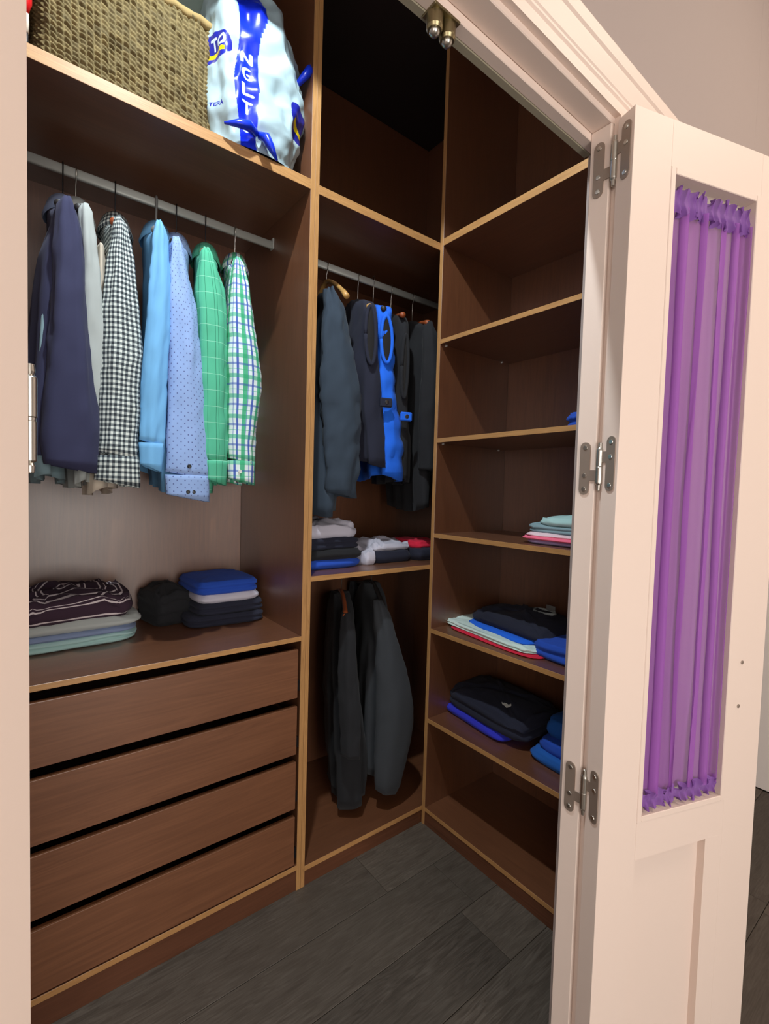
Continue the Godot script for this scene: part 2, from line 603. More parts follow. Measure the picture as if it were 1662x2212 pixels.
# ------------------------------------------------------------------ the doorway and its two leaves
func doorway() -> void:
	var fr := thing("trim_1", "white painted door frame with stepped head and moulded casing around the wardrobe opening", "door frame", Vector3(0.84, 0, (ZJ + ZL) / 2), "", "structure")
	var o := -fr.position
	# jambs
	var st := begin()
	bx(st, 0.8195, DX, 0, 2.033, ZJ - 0.034, ZJ, 0.0015)
	part(fr, "jamb", st, M.paint_white, o)
	st = begin()
	bx(st, 0.8195, DX, 0, 2.033, ZL, ZL + 0.034, 0.0015)
	part(fr, "jamb", st, M.paint_white, o)
	# stop on the closet side of the jambs and head
	st = begin()
	bx(st, 0.7997, 0.8195, 2.0195, 2.07, ZJ - 0.034, ZL + 0.034, 0.001)
	part(fr, "head_stop", st, M.paint_white, o)
	st = begin()
	bx(st, 0.786, 0.7997, 2.018, 2.07, ZJ - 0.034, ZL + 0.034, 0.001)
	part(fr, "pelmet_edge", st, M.raw_grey, o)
	st = begin()
	bx(st, 0.8195, DX, 2.0335, 2.07, ZJ - 0.034, ZL + 0.034, 0.0015)
	part(fr, "head_lining", st, M.paint_white, o)
	# moulded casing: profile in (x outwards, distance from the opening), run along three sides
	var prof := [Vector2(0, 0), Vector2(0.0115, 0.0), Vector2(0.0115, 0.018), Vector2(0.0095, 0.0195), Vector2(0.0095, 0.022), Vector2(0.0125, 0.026), Vector2(0.0125, 0.03), Vector2(0.0145, 0.033), Vector2(0.017, 0.06), Vector2(0.0175, 0.068), Vector2(0.021, 0.072), Vector2(0.0225, 0.092), Vector2(0.0195, 0.098), Vector2(0.0, 0.098)]
	var zi := [ZJ - 0.012, ZL + 0.012]
	var y0 := 2.045
	st = begin()
	for i in prof.size() - 1:
		var a: Vector2 = prof[i]
		var c: Vector2 = prof[i + 1]
		var n := Vector3(c.y - a.y, -(c.x - a.x), 0).normalized()
		quad(st, Vector3(DX + a.x, y0 + a.y, 0.12), Vector3(DX + a.x, y0 + a.y, zi[1] + 0.1), Vector3(DX + c.x, y0 + c.y, zi[1] + 0.1), Vector3(DX + c.x, y0 + c.y, 0.12), n, [Vector2.ZERO, Vector2.ZERO, Vector2.ZERO, Vector2.ZERO])
	part(fr, "head_casing", st, M.paint_white, o)
	for s in 2:
		var d := -1.0 if s == 0 else 1.0
		st = begin()
		for i in prof.size() - 1:
			var a: Vector2 = prof[i]
			var c: Vector2 = prof[i + 1]
			var n := Vector3(c.y - a.y, 0, -(c.x - a.x) * d).normalized()
			quad(st, Vector3(DX + a.x, 0, zi[s] + d * a.y), Vector3(DX + a.x, y0, zi[s] + d * a.y), Vector3(DX + c.x, y0, zi[s] + d * c.y), Vector3(DX + c.x, 0, zi[s] + d * c.y), n, [Vector2.ZERO, Vector2.ZERO, Vector2.ZERO, Vector2.ZERO])
		part(fr, "side_casing", st, M.paint_white, o)
	# double ball catch under the middle of the head
	var bc := thing("ball_catch", "small brass double ball catch under the middle of the door head", "catch", Vector3(0.806, 2.0195, 0.782))
	st = begin()
	box(st, Vector3(0, -0.002, 0), Vector3(0.03, 0.004, 0.052), 0.001)
	part(bc, "plate", st, M.brass)
	for k in 2:
		st = begin()
		var zz := -0.013 + 0.026 * k
		lathe(st, [Vector2(0.0125, -0.003), Vector2(0.0125, -0.022), Vector2(0.0105, -0.026), Vector2(0.0, -0.025)], Vector3(0, 0, zz), 20)
		var bl := part(bc, "barrel", st, M.brass)
		var sp := SphereMesh.new()
		sp.radius = 0.0082
		sp.height = 0.0164
		sp.radial_segments = 14
		sp.rings = 8
		mi("ball", sp, M.steel, bl, Vector3(0, -0.026, zz))
	# right leaf, folded back towards the wall
	var dir := Vector3(0.3153, 0, -0.949).normalized()
	var leaf := make_leaf("door_1", Transform3D(Basis(dir, Vector3.UP, dir.cross(Vector3.UP)), Vector3(0.9098, 0, 0.3948)), "open white door leaf with long glass opening, folded back on the right", true)
	curtain(leaf)
	for y in [1.956, 1.379, 0.728]:
		hinge(fr, y)
	# left leaf, standing open towards the viewer
	var an := deg_to_rad(46.0)
	var d2 := Vector3(-cos(an), 0, -sin(an))
	var end := Vector3(0.872, 0, 1.2745) - d2 * 0.4425
	make_leaf("door_2", Transform3D(Basis(d2, Vector3.UP, d2.cross(Vector3.UP)), end), "edge of the white left door leaf standing open close to the viewer", false)
	for y in [1.37, 1.956, 0.728]:
		var kn := begin()
		var prof2 := []
		for q in [[0, -55], [4.5, -54], [5, -47], [3.5, -44], [6.5, -42], [6.5, -3], [5.8, -2], [5.8, 1], [6.8, 2], [6.8, 41], [4, 44], [5.2, 47], [4.5, 54], [0, 55]]:
			prof2.append(Vector2(q[0] * 0.00072, q[1] * 0.0008))
		lathe(kn, prof2, Vector3(0.866, y, 1.2735), 18)
		part(fr, "hinge_pin", kn, M.steel, o)


func make_leaf(called: String, xf: Transform3D, label: String, detailed: bool) -> Node3D:
	var W := 0.4425
	var T := 0.0385
	var H := 2.03
	var leaf := thing(called, label, "door", Vector3.ZERO, "", "structure")
	leaf.name = called
	leaf.transform = xf
	var g0 := 0.094   # glass opening
	var g1 := 0.342
	var gy0 := 0.672
	var gy1 := 1.945
	var st := begin()
	bx(st, 0, g0, 0.008, H, -T, 0, 0.0005)
	part(leaf, "stile", st, M.paint_white)
	st = begin()
	bx(st, g1, W, 0.008, H, -T, 0, 0.0005)
	part(leaf, "stile", st, M.paint_white)
	st = begin()
	bx(st, g0, g1, gy1, H, -T, -0.00005, 0.0001)
	part(leaf, "top_rail", st, M.paint_white)
	st = begin()
	var p1 := 0.292
	var py := 0.595
	bx(st, g0, g1, py, gy0, -T, -0.00005, 0.0001)
	part(leaf, "middle_rail", st, M.paint_white)
	st = begin()
	bx(st, p1, g1, 0.12, py, -T, -0.00005, 0.0001)
	bx(st, g0, g1, 0.008, 0.12, -T, -0.00005, 0.0001)
	part(leaf, "bottom_rail", st, M.paint_white)
	st = begin()
	bx(st, g0 - 0.004, p1 + 0.004, 0.115, py + 0.004, -T + 0.004, -0.0165, 0.0005)
	part(leaf, "recessed_panel", st, M.paint_white)
	# glazing bead: a narrow frame set a hair proud of the leaf, round the opening
	st = begin()
	var bw := 0.012
	bx(st, g0, g0 + bw, gy0, gy1, -0.026, 0.0012, 0.0012)
	bx(st, g1 - bw, g1, gy0, gy1, -0.026, 0.0012, 0.0012)
	bx(st, g0 + bw, g1 - bw, gy1 - bw, gy1, -0.026, 0.0012, 0.0012)
	bx(st, g0 + bw, g1 - bw, gy0, gy0 + bw, -0.026, 0.0012, 0.0012)
	part(leaf, "glazing_bead", st, M.paint_white)
	st = begin()
	bx(st, g0, g1, gy0, gy1, -0.034, -0.030, 0.0003)
	part(leaf, "pane", st, M.glass)
	if detailed:
		for p in [Vector2(0.3725, 0.972), Vector2(0.369, 0.876)]:
			st = begin()
			lathe(st, [Vector2(0.0042, 0.0), Vector2(0.0042, 0.001), Vector2(0.0028, 0.0016), Vector2(0, 0.0016)], Vector3(p.x, p.y, 0.0), 16, Vector3.BACK)
			part(leaf, "screw", st, M.bronze)
	return leaf


func hinge(fr: Node3D, y: float) -> void:
	var at := Vector3(0.869, y, 0.3765)
	var h := Node3D.new()
	h.name = "hinge"
	fr.add_child(h, true)
	h.position = at - fr.position
	var plate := capsule_outline(0, -0.055, 0.049, 0.0105)
	# jamb plate: lies on the jamb face (normal +z), below centre arm
	var st := begin()
	var xf := Transform3D(Basis(Vector3.RIGHT, Vector3.UP, Vector3.BACK), Vector3(-0.030, 0, ZJ - at.z))
	slab_outline(st, plate, xf, 0.0022)
	bx(st, -0.0197, -0.001, -0.027, -0.006, ZJ - at.z, ZJ - at.z + 0.0022, 0.0004)
	part(h, "jamb_plate", st, M.bronze)
	for q in [0.038, -0.017, -0.044]:
		st = begin()
		lathe(st, [Vector2(0.0046, 0), Vector2(0.004, 0.0012), Vector2(0.0, 0.0014)], Vector3(-0.030, q, ZJ - at.z + 0.0022), 14, Vector3.BACK)
		part(h, "screw", st, M.steel)
	# leaf plate: on the hinge edge of the folded-back leaf
	var dir := Vector3(0.3153, 0, -0.949).normalized()
	var nrm := dir.cross(Vector3.UP)
	var corner := Vector3(0.9098, y, 0.3948) - at
	var mid := corner - nrm * 0.0165
	var xl := Transform3D(Basis(nrm, Vector3.UP, -dir), mid)
	st = begin()
	slab_outline(st, capsule_outline(0, -0.047, 0.057, 0.0105), xl, 0.0022)
	var arm := PackedVector2Array([Vector2(-0.026, 0.008), Vector2(-0.0103, 0.008), Vector2(-0.0103, 0.029), Vector2(-0.026, 0.029)])
	slab_outline(st, arm, xl, 0.0022)
	part(h, "leaf_plate", st, M.bronze)
	for q in [0.046, 0.018, -0.036]:
		st = begin()
		lathe(st, [Vector2(0.0046, 0), Vector2(0.004, 0.0012), Vector2(0.0, 0.0014)], mid - dir * 0.0022 + Vector3(0, q, 0), 14, -dir)
		part(h, "screw", st, M.steel)
	st = begin()
	lathe(st, [Vector2(0, -0.048), Vector2(0.0032, -0.046), Vector2(0.004, -0.036), Vector2(0.0062, -0.033), Vector2(0.0066, -0.031), Vector2(0.0066, -0.001), Vector2(0.006, 0.0), Vector2(0.0066, 0.001), Vector2(0.0066, 0.031), Vector2(0.006, 0.034), Vector2(0.0042, 0.037), Vector2(0.0036, 0.046), Vector2(0.0, 0.048)], Vector3(0, 0, 0.0075), 20)
	part(h, "pin", st, M.steel)


func curtain(leaf: Node3D) -> void:
	var c := thing("curtain", "sheer purple gathered curtain across the glass of the right door", "curtain", Vector3.ZERO)
	c.transform = leaf.transform
	var n := 150
	var fold := func(s: float, y: float) -> Vector2:
		# s 0..1 across; returns (w, depth)
		var t := (1.94 - y) / 1.27
		var wob := 0.02 * noise.get_noise_2d(s * 3.0, y * 0.9)
		var ph := s * 5.2 + wob * 7.0 + 0.5 * noise.get_noise_2d(s * 2.0 + 7.0, 3.0)
		var d := 0.0066 * sin(ph * TAU) + 0.0022 * sin(ph * 2.3 * TAU + 1.0 + t)
		var over := 0.017 * sin(ph * TAU + 1.4)
		var right := lerpf(0.3325, 0.327, smoothstep(0.0, 0.5, t))
		return Vector2(lerpf(0.098, right, s) + over * smoothstep(0.0, 0.15, minf(s, 1.0 - s)), -0.013 + d)
	var st := begin()
	var ys := []
	for k in 41: ys.append(lerpf(1.885, 0.712, k / 40.0))
	sheet(st, ys, n, fold)
	part(c, "cloth", st, M.curtain_cloth)
	for e in [[1.915, 1.868, "heading_frill"], [0.722, 0.692, "bottom_frill"]]:
		st = begin()
		ys = []
		var yy0: float = e[0]
		var yy1: float = e[1]
		for k in 9: ys.append(lerpf(yy0, yy1, k / 8.0))
		var fr := func(s: float, y: float) -> Vector2:
			var mid := (yy0 + yy1) / 2
			var k := absf(y - mid) / absf(yy0 - mid)
			var ph := s * 11.0 + 0.6 * noise.get_noise_2d(s * 9.0, 1.0)
			return Vector2(lerpf(0.097, 0.336, s) + 0.004 * k * sin(ph * TAU + 1.0), -0.0085 + (0.002 + 0.006 * k) * sin(ph * TAU))
		sheet(st, ys, n, fr, 0.014)
		part(c, e[2], st, M.curtain_frill)
	for y in [1.892, 0.708]:
		st = begin()
		lathe(st, [Vector2(0.0, 0.0955), Vector2(0.0022, 0.0955), Vector2(0.0022, 0.341), Vector2(0, 0.341)], Vector3(0, y, -0.0195), 10, Vector3.RIGHT)
		part(c, "curtain_wire", st, M.white_metal)


func sheet(st: SurfaceTool, ys: Array, n: int, f: Callable, ruffle := 0.0) -> void:
	var rows := []
	for y in ys:
		var r := PackedVector3Array()
		for k in n + 1:
			var s := float(k) / n
			var q: Vector2 = f.call(s, y)
			var dy := ruffle * noise.get_noise_2d(s * 11.0, 9.0) * (1.0 if y == ys[0] or y == ys[1] else -1.0 if y == ys[-1] else 0.0)
			r.append(Vector3(q.x, y + dy, q.y))
		rows.append(r)
	st.set_smooth_group(0)
	for i in rows.size() - 1:
		for k in n:
			for p in [rows[i][k], rows[i][k + 1], rows[i + 1][k], rows[i][k + 1], rows[i + 1][k + 1], rows[i + 1][k]]:
				st.set_uv(Vector2(p.x, p.y))
				st.add_vertex(p)
	st.index()
	st.generate_normals()


# ------------------------------------------------------------------ the built-in wardrobe
func board(unit: Node3D, called: String, x0: float, x1: float, y0: float, y1: float, z0: float, z1: float, grain: int, m: Material, band := "") -> void:
	# «band»: which side carries the pale edge strip: "x" at x1, "z" at z1
	var o := -unit.position
	var st := begin()
	var e := 0.0012
	bx(st, x0, x1 - (e if band == "x" else 0.0), y0, y1, z0, z1 - (e if band == "z" else 0.0), 0.0006, grain, Vector2(absf(y0) * 1.7, absf(x0 + z0) * 2.3))
	var p := part(unit, called, st, m, o)
	if band:
		st = begin()
		bx(st, x1 - e if band == "x" else x0, x1, y0, y1, z1 - e if band == "z" else z0, z1, 0.0005, grain, Vector2(y0 * 3.1, x0))
		part(p, "edge_band", st, M.edge_wood)


func rail(unit: Node3D, called: String, x: float, y: float, z0: float, z1: float) -> void:
	var rings := []
	for z in [z0, z1]:
		var r := PackedVector3Array()
		for k in 20:
			var a := TAU * k / 20
			r.append(Vector3(x + 0.0075 * signf(cos(a)) * pow(absf(cos(a)), 0.6), y + 0.0135 * signf(sin(a)) * pow(absf(sin(a)), 0.6), z))
		rings.append(r)
	var p := part(unit, called, skin(rings), M.rail_metal, -unit.position)
	for z in [z0, z1]:
		var st := begin()
		box(st, Vector3(x, y + 0.004, z + (0.003 if z == minf(z0, z1) else -0.003)), Vector3(0.024, 0.036, 0.006), 0.002)
		part(p, "rail_socket", st, M.rail_metal)


func wardrobe() -> void:
	var zm := 0.5256      # inner face of the coat unit
	var zs := 0.5405      # joint between the two dividers
	var top := 3.06
	# -- unit with drawers
	var u := thing("drawer_wardrobe", "brown wood wardrobe unit with four open-gap drawers and shirt rail", "wardrobe", Vector3(XB, 0, ZE))
	board(u, "side_panel", XB, 0, 0, top, zs, ZD, 1, M.wood, "x")
	board(u, "side_panel", XB, 0, 0, top, ZE, ZE + 0.016, 1, M.wood, "x")
	board(u, "back_panel", XB - 0.01, XB, 0, top, ZD, ZE, 1, M.wood)
	board(u, "top_shelf", XB, 0, 2.242, 2.272, ZD, ZE, 2, M.wood, "x")
	board(u, "worktop", XB, 0, 0.832, 0.8467, ZD, ZE, 2, M.wood, "x")
	board(u, "bottom_panel", XB, 0, 0.070, 0.086, ZD, ZE, 2, M.wood, "x")
	board(u, "plinth", -0.02, -0.002, 0, 0.070, ZD, ZE, 2, M.wood_dark)
	rail(u, "clothes_rail", ROD.x, ROD.y, ZD, ZE)
	var o := -u.position
	for d in [[0.648, 0.805], [0.462, 0.620], [0.2805, 0.4365], [0.0905, 0.253]]:
		var dr := Node3D.new()
		dr.name = "drawer"
		u.add_child(dr, true)
		dr.position = o
		var st := begin()
		bx(st, -0.0165, -0.0005, d[0], d[1], ZD + 0.009, ZE - 0.009, 0.0008, 2, Vector2(d[0] * 3.3, d[1]))
		part(dr, "drawer_front", st, M.drawer_wood)
		st = begin()
		var hb: float = d[0] + 0.012
		var ht: float = d[1] - 0.03
		bx(st, -0.47, -0.0165, hb, ht, ZD + 0.022, ZD + 0.034)
		bx(st, -0.47, -0.0165, hb, ht, ZE - 0.034, ZE - 0.022)
		bx(st, -0.47, -0.458, hb, ht, ZD + 0.034, ZE - 0.034)
		bx(st, -0.458, -0.0165, hb, hb + 0.008, ZD + 0.034, ZE - 0.034)
		part(dr, "drawer_box", st, M.wood_dark)
		st = begin()
		bx(st, -0.46, -0.004, d[0] + 0.02, d[0] + 0.055, ZD + 0.0005, ZD + 0.0075, 0.0008)
		bx(st, -0.03, -0.006, d[0] + 0.03, d[0] + 0.04, ZD + 0.0015, ZD + 0.0088, 0.001)
		part(dr, "drawer_runner", st, M.black_wire)
	# -- coat unit reaching behind the corner
	u = thing("coat_wardrobe", "brown wood wardrobe unit with coats above and below a middle shelf", "wardrobe", Vector3(XB, 0, zm))
	board(u, "side_panel", XB, 0, 0, top, zm, zs - 0.0006, 1, M.wood, "x")
	board(u, "back_panel", XB - 0.01, XB, 0, top, ZR, zm, 1, M.wood)
	board(u, "end_panel", XB, -0.001, 0, top, ZR, ZR + 0.012, 1, M.wood)
	board(u, "top_shelf", XB, -0.0005, 2.2385, 2.266, ZR + 0.012, zm, 2, M.wood, "x")
	board(u, "middle_shelf", XB, -0.0005, 1.0205, 1.037, ZR + 0.012, zm, 2, M.wood, "x")
	board(u, "bottom_panel", XB, -0.0005, 0.052, 0.069, ZR + 0.012, zm, 2, M.wood, "x")
	board(u, "plinth", -0.02, -0.003, 0, 0.052, ZR + 0.012, zm, 2, M.wood_dark)
	rail(u, "clothes_rail", ROD.x, ROD.y - 0.004, ZR + 0.012, zm)
	rail(u, "clothes_rail", ROD.x, 0.985, ZR + 0.012, zm)
	# -- corner shelves
	u = thing("corner_shelf_unit", "brown wood open shelf unit with six shelves across the far end", "shelf unit", Vector3(0, 0, ZR))
	board(u, "side_panel", 0.0, 0.0165, 0, top, ZR, 0, 1, M.wood, "z")
	board(u, "side_panel", 0.765, 0.7815, 0, top, ZR, 0, 1, M.wood, "z")
	board(u, "back_panel", 0.0165, 0.765, 0, top, ZR - 0.008, ZR, 1, M.wood)
	board(u, "top_shelf", 0.0165, 0.765, 2.249, 2.275, ZR, -0.0005, 0, M.wood, "z")
	for y in [1.8843, 1.5106, 1.1454, 0.7727, 0.4147]:
		board(u, "shelf", 0.0165, 0.765, y, y + 0.0165, ZR, -0.0005, 0, M.wood, "z")
		for x in [0.0165, 0.765]:
			for z in [-0.03, ZR + 0.05]:
				var st := begin()
				lathe(st, [Vector2(0.003, 0), Vector2(0.003, 0.007), Vector2(0, 0.007)], Vector3(x, y - 0.003, z), 8, Vector3.RIGHT if x < 0.1 else Vector3.LEFT)
				part(u, "shelf_pin", st, M.white_metal, -u.position)
	board(u, "bottom_shelf", 0.0165, 0.765, 0.055, 0.0705, ZR, -0.0005, 0, M.wood, "z")
	board(u, "plinth", 0.0165, 0.765, 0, 0.055, -0.02, -0.003, 0, M.wood_dark)


# ------------------------------------------------------------------ hanging clothes
func row_at(rows: Array, y: float) -> Array:
	# rows [y, a, b, ...] from top to bottom, smoothly interpolated
	if y >= rows[0][0]: return rows[0]
	for i in rows.size() - 1:
		if y <= rows[i][0] and y >= rows[i + 1][0]:
			var t: float = (rows[i][0] - y) / (rows[i][0] - rows[i + 1][0])
			var r0: Array = rows[maxi(i - 1, 0)]
			var r3: Array = rows[mini(i + 2, rows.size() - 1)]
			var o := [y]
			for k in range(1, rows[i].size()):
				o.append(cubic_interpolate(rows[i][k], rows[i + 1][k], r0[k], r3[k], t))
			return o
	return rows[-1]


# sleeve rows: [y, z of its left edge, z of its right edge, x of its middle, half depth in x], world
func sleeve_rings(rows: Array, y0: float, y1: float, steps: int, sd: float, puff: float, inv: Transform3D, mirror: bool, grow := 0.0, wrinkle := 0.0025) -> Array:
	var rings := []
	for i in steps + 1:
		var y := lerpf(y0, y1, float(i) / steps)
		var r := row_at(rows, y)
		var zc: float = (r[1] + r[2]) / 2
		var hz: float = absf(r[1] - r[2]) / 2 + grow
		var hx: float = r[4] + grow
		var ring := PackedVector3Array()
		for k in 28:
			var a := TAU * k / 28
			var n := noise.get_noise_3d(cos(a) * 1.3 + sd, y * 5.0, sin(a) * 1.3) * puff
			n += wrinkle * 1.8 * noise.get_noise_3d(cos(a) * 0.9 + sd * 2.0 + y * 6.0, y * 15.0, sin(a) * 0.9 + zc * 9.0)
			n += 0.5 * puff * sin(a * 5.0 + sd + y * 2.0)
			var p := Vector3(r[3] + (hx + n) * cos(a), y + 0.010 * sin(a) * (1.0 if i == steps else 0.0), zc + (hz + n) * sin(a))
			p = inv * p
			if mirror: p.x = -p.x
			ring.append(p)
		rings.append(ring)
	return rings


func hollow_end(rings: Array, depth: float) -> Array:
	var last: PackedVector3Array = rings[-1]
	var c := Vector3.ZERO
	for p in last: c += p
	c /= last.size()
	for s in [[0.9, 0.0], [0.82, depth]]:
		var r := PackedVector3Array()
		for p in last: r.append(c + (p - c) * Vector3(s[0], 1, s[0]) + Vector3(0, s[1], 0))
		rings.append(r)
	return rings


func body_rings(g: Dictionary, inv_y := 0.0) -> Array:
	# local: x along the hanger, z thickness. rows [y, half width, half thickness, z offset]
	var rings := []
	var rows: Array = g.body
	var steps := 34
	var y0: float = rows[0][0]
	var y1: float = rows[-1][0]
	var sd: float = g.seed
	for i in steps + 1:
		var t := float(i) / steps
		var y := lerpf(y0, y1, pow(t, 1.35))
		var r := row_at(rows, y)
		var ring := PackedVector3Array()
		for k in 44:
			var a := TAU * k / 44
			var ex: float = g.get("ex", 0.8)
			var cx := signf(cos(a)) * pow(absf(cos(a)), ex)
			var cz := signf(sin(a)) * pow(absf(sin(a)), ex)
			var fold := smoothstep(0.15, 1.0, t) * (0.009 * sin(cx * 13.0 + sd) + 0.006 * sin(cx * 23.0 + sd * 2.0 + y * 3.0))
			var n: float = noise.get_noise_3d(cx * 2.0 + sd, y * 6.0, cz * 2.0) * g.get("puff", 0.005)
			if g.has("quilt"):
				n += g.quilt * absf(sin(y * PI / 0.085 + 0.25 * sin(a * 3.0)))
			ring.append(Vector3(cx * (r[1] + n), y + (0.012 * sin(a * 2.0 + sd) if i == steps else 0.0), cz * (r[2] + n) + r[3] + fold))
		rings.append(ring)
	return rings


func hanger(at: Vector3, turn: float, label: String, bar: String, hook: String, yneck := 2.045, tip := 0.19, drop := 0.055, rod_y := ROD.y, group := "clothes hangers on the rails") -> void:
	var h := thing("clothes_hanger", label, "hanger", Vector3(at.x, 0, at.z), group)
	h.rotation.y = turn
	var path := []
	var rad := []
	for k in 17:
		var s := lerpf(-1.0, 1.0, k / 16.0)
		path.append(Vector3(s * tip, yneck - drop * pow(absf(s), 1.3), 0.012 * s * s))
		rad.append(0.0085 if absf(s) < 0.85 else 0.0105)
	var rings := tube_rings(path, rad, 10)
	part(h, "hanger_bar", skin(rings), M[bar])
	path = [Vector3(0, yneck - 0.004, 0), Vector3(0, rod_y - 0.035, 0), Vector3(0.006, rod_y - 0.022, 0)]
	for k in 12:
		var a := -0.9 + k * 0.37
		path.append(Vector3(0.0172 * cos(a), rod_y + 0.0172 * sin(a) * 1.05, 0))
	part(h, "hook", tube(path, [0.0017 if hook != "grey_plastic" else 0.0036], 8), M[hook])


func garment(g: Dictionary) -> Node3D:
	var hz: float = g.hook
	var turn := -atan2(g.tip - hz, 0.21)
	var ry: float = g.get("rod", ROD.y)
	var t := thing(g.name, g.label, g.category, Vector3(ROD.x, 0, hz), g.get("group", ""))
	t.rotation.y = turn
	var inv := t.transform.affine_inverse()
	var m: Material = M[g.mat]
	part(t, "body", skin(hollow_end(body_rings(g), 0.03)), m)
	if g.has("sleeve"):
		var rows: Array = g.sleeve
		var y0: float = rows[0][0]
		var y1: float = rows[-1][0]
		var cuff: float = g.get("cuff", 0.0)
		for mirror in [false, true]:
			var rings := sleeve_rings(rows, y0, y1 + cuff, 30, g.seed, g.get("sleeve_puff", 0.004), inv, mirror, 0.0, g.get("wrinkle", 0.0025))
			if cuff == 0.0: rings = hollow_end(rings, 0.03)
			part(t, "sleeve", skin(rings), M[g.get("sleeve_mat", g.mat)])
			if cuff > 0.0:
				var cr := sleeve_rings(rows, y1 + cuff + 0.002, y1, 5, g.seed, g.get("sleeve_puff", 0.004) * 0.6, inv, mirror, 0.002, 0.0)
				part(t, "cuff", skin(hollow_end(cr, 0.04), true), m)
	# collar: a folded band round the neck
	if g.get("collar", "shirt") == "shirt":
		var y: float = g.body[0][0]
		var cr := []
		for q in [[0.052, -0.012], [0.050, 0.024], [0.056, 0.030], [0.072, -0.004], [0.068, -0.012]]:
			var ring := PackedVector3Array()
			for k in 26:
				var a := TAU * k / 26
				ring.append(Vector3(q[0] * cos(a), y + q[1] + 0.006 * cos(a * 2.0), q[0] * 0.66 * sin(a)))
			cr.append(ring)
		part(t, "collar", skin(cr, false), M[g.get("collar_mat", g.mat)])
	return t


func shirt_body(neck: float, hem: float, wide := 0.215, thick := 0.042, zo := 0.0) -> Array:
	return [[neck, 0.05, 0.034, 0.0], [neck - 0.022, 0.10, 0.036, 0.0], [neck - 0.05, 0.165, 0.034, 0.0], [neck - 0.085, wide - 0.018, 0.032, 0.0], [neck - 0.16, wide - 0.02, thick, zo * 0.3], [neck - 0.36, wide - 0.015, thick + 0.004, zo * 0.7], [hem + 0.12, wide - 0.005, thick, zo], [hem, wide, thick - 0.012, zo]]


func buttons(t: Node3D, pts: Array, m: String) -> void:
	var inv := t.transform.affine_inverse()
	for p in pts:
		var st := begin()
		lathe(st, [Vector2(0.0055, -0.002), Vector2(0.0055, 0.0012), Vector2(0.0042, 0.002), Vector2(0.003, 0.0014), Vector2(0, 0.0014)], inv * (p as Vector3), 14, (inv.basis * Vector3(1, 0, 0.05)).normalized())
		part(t, "button", st, M[m])


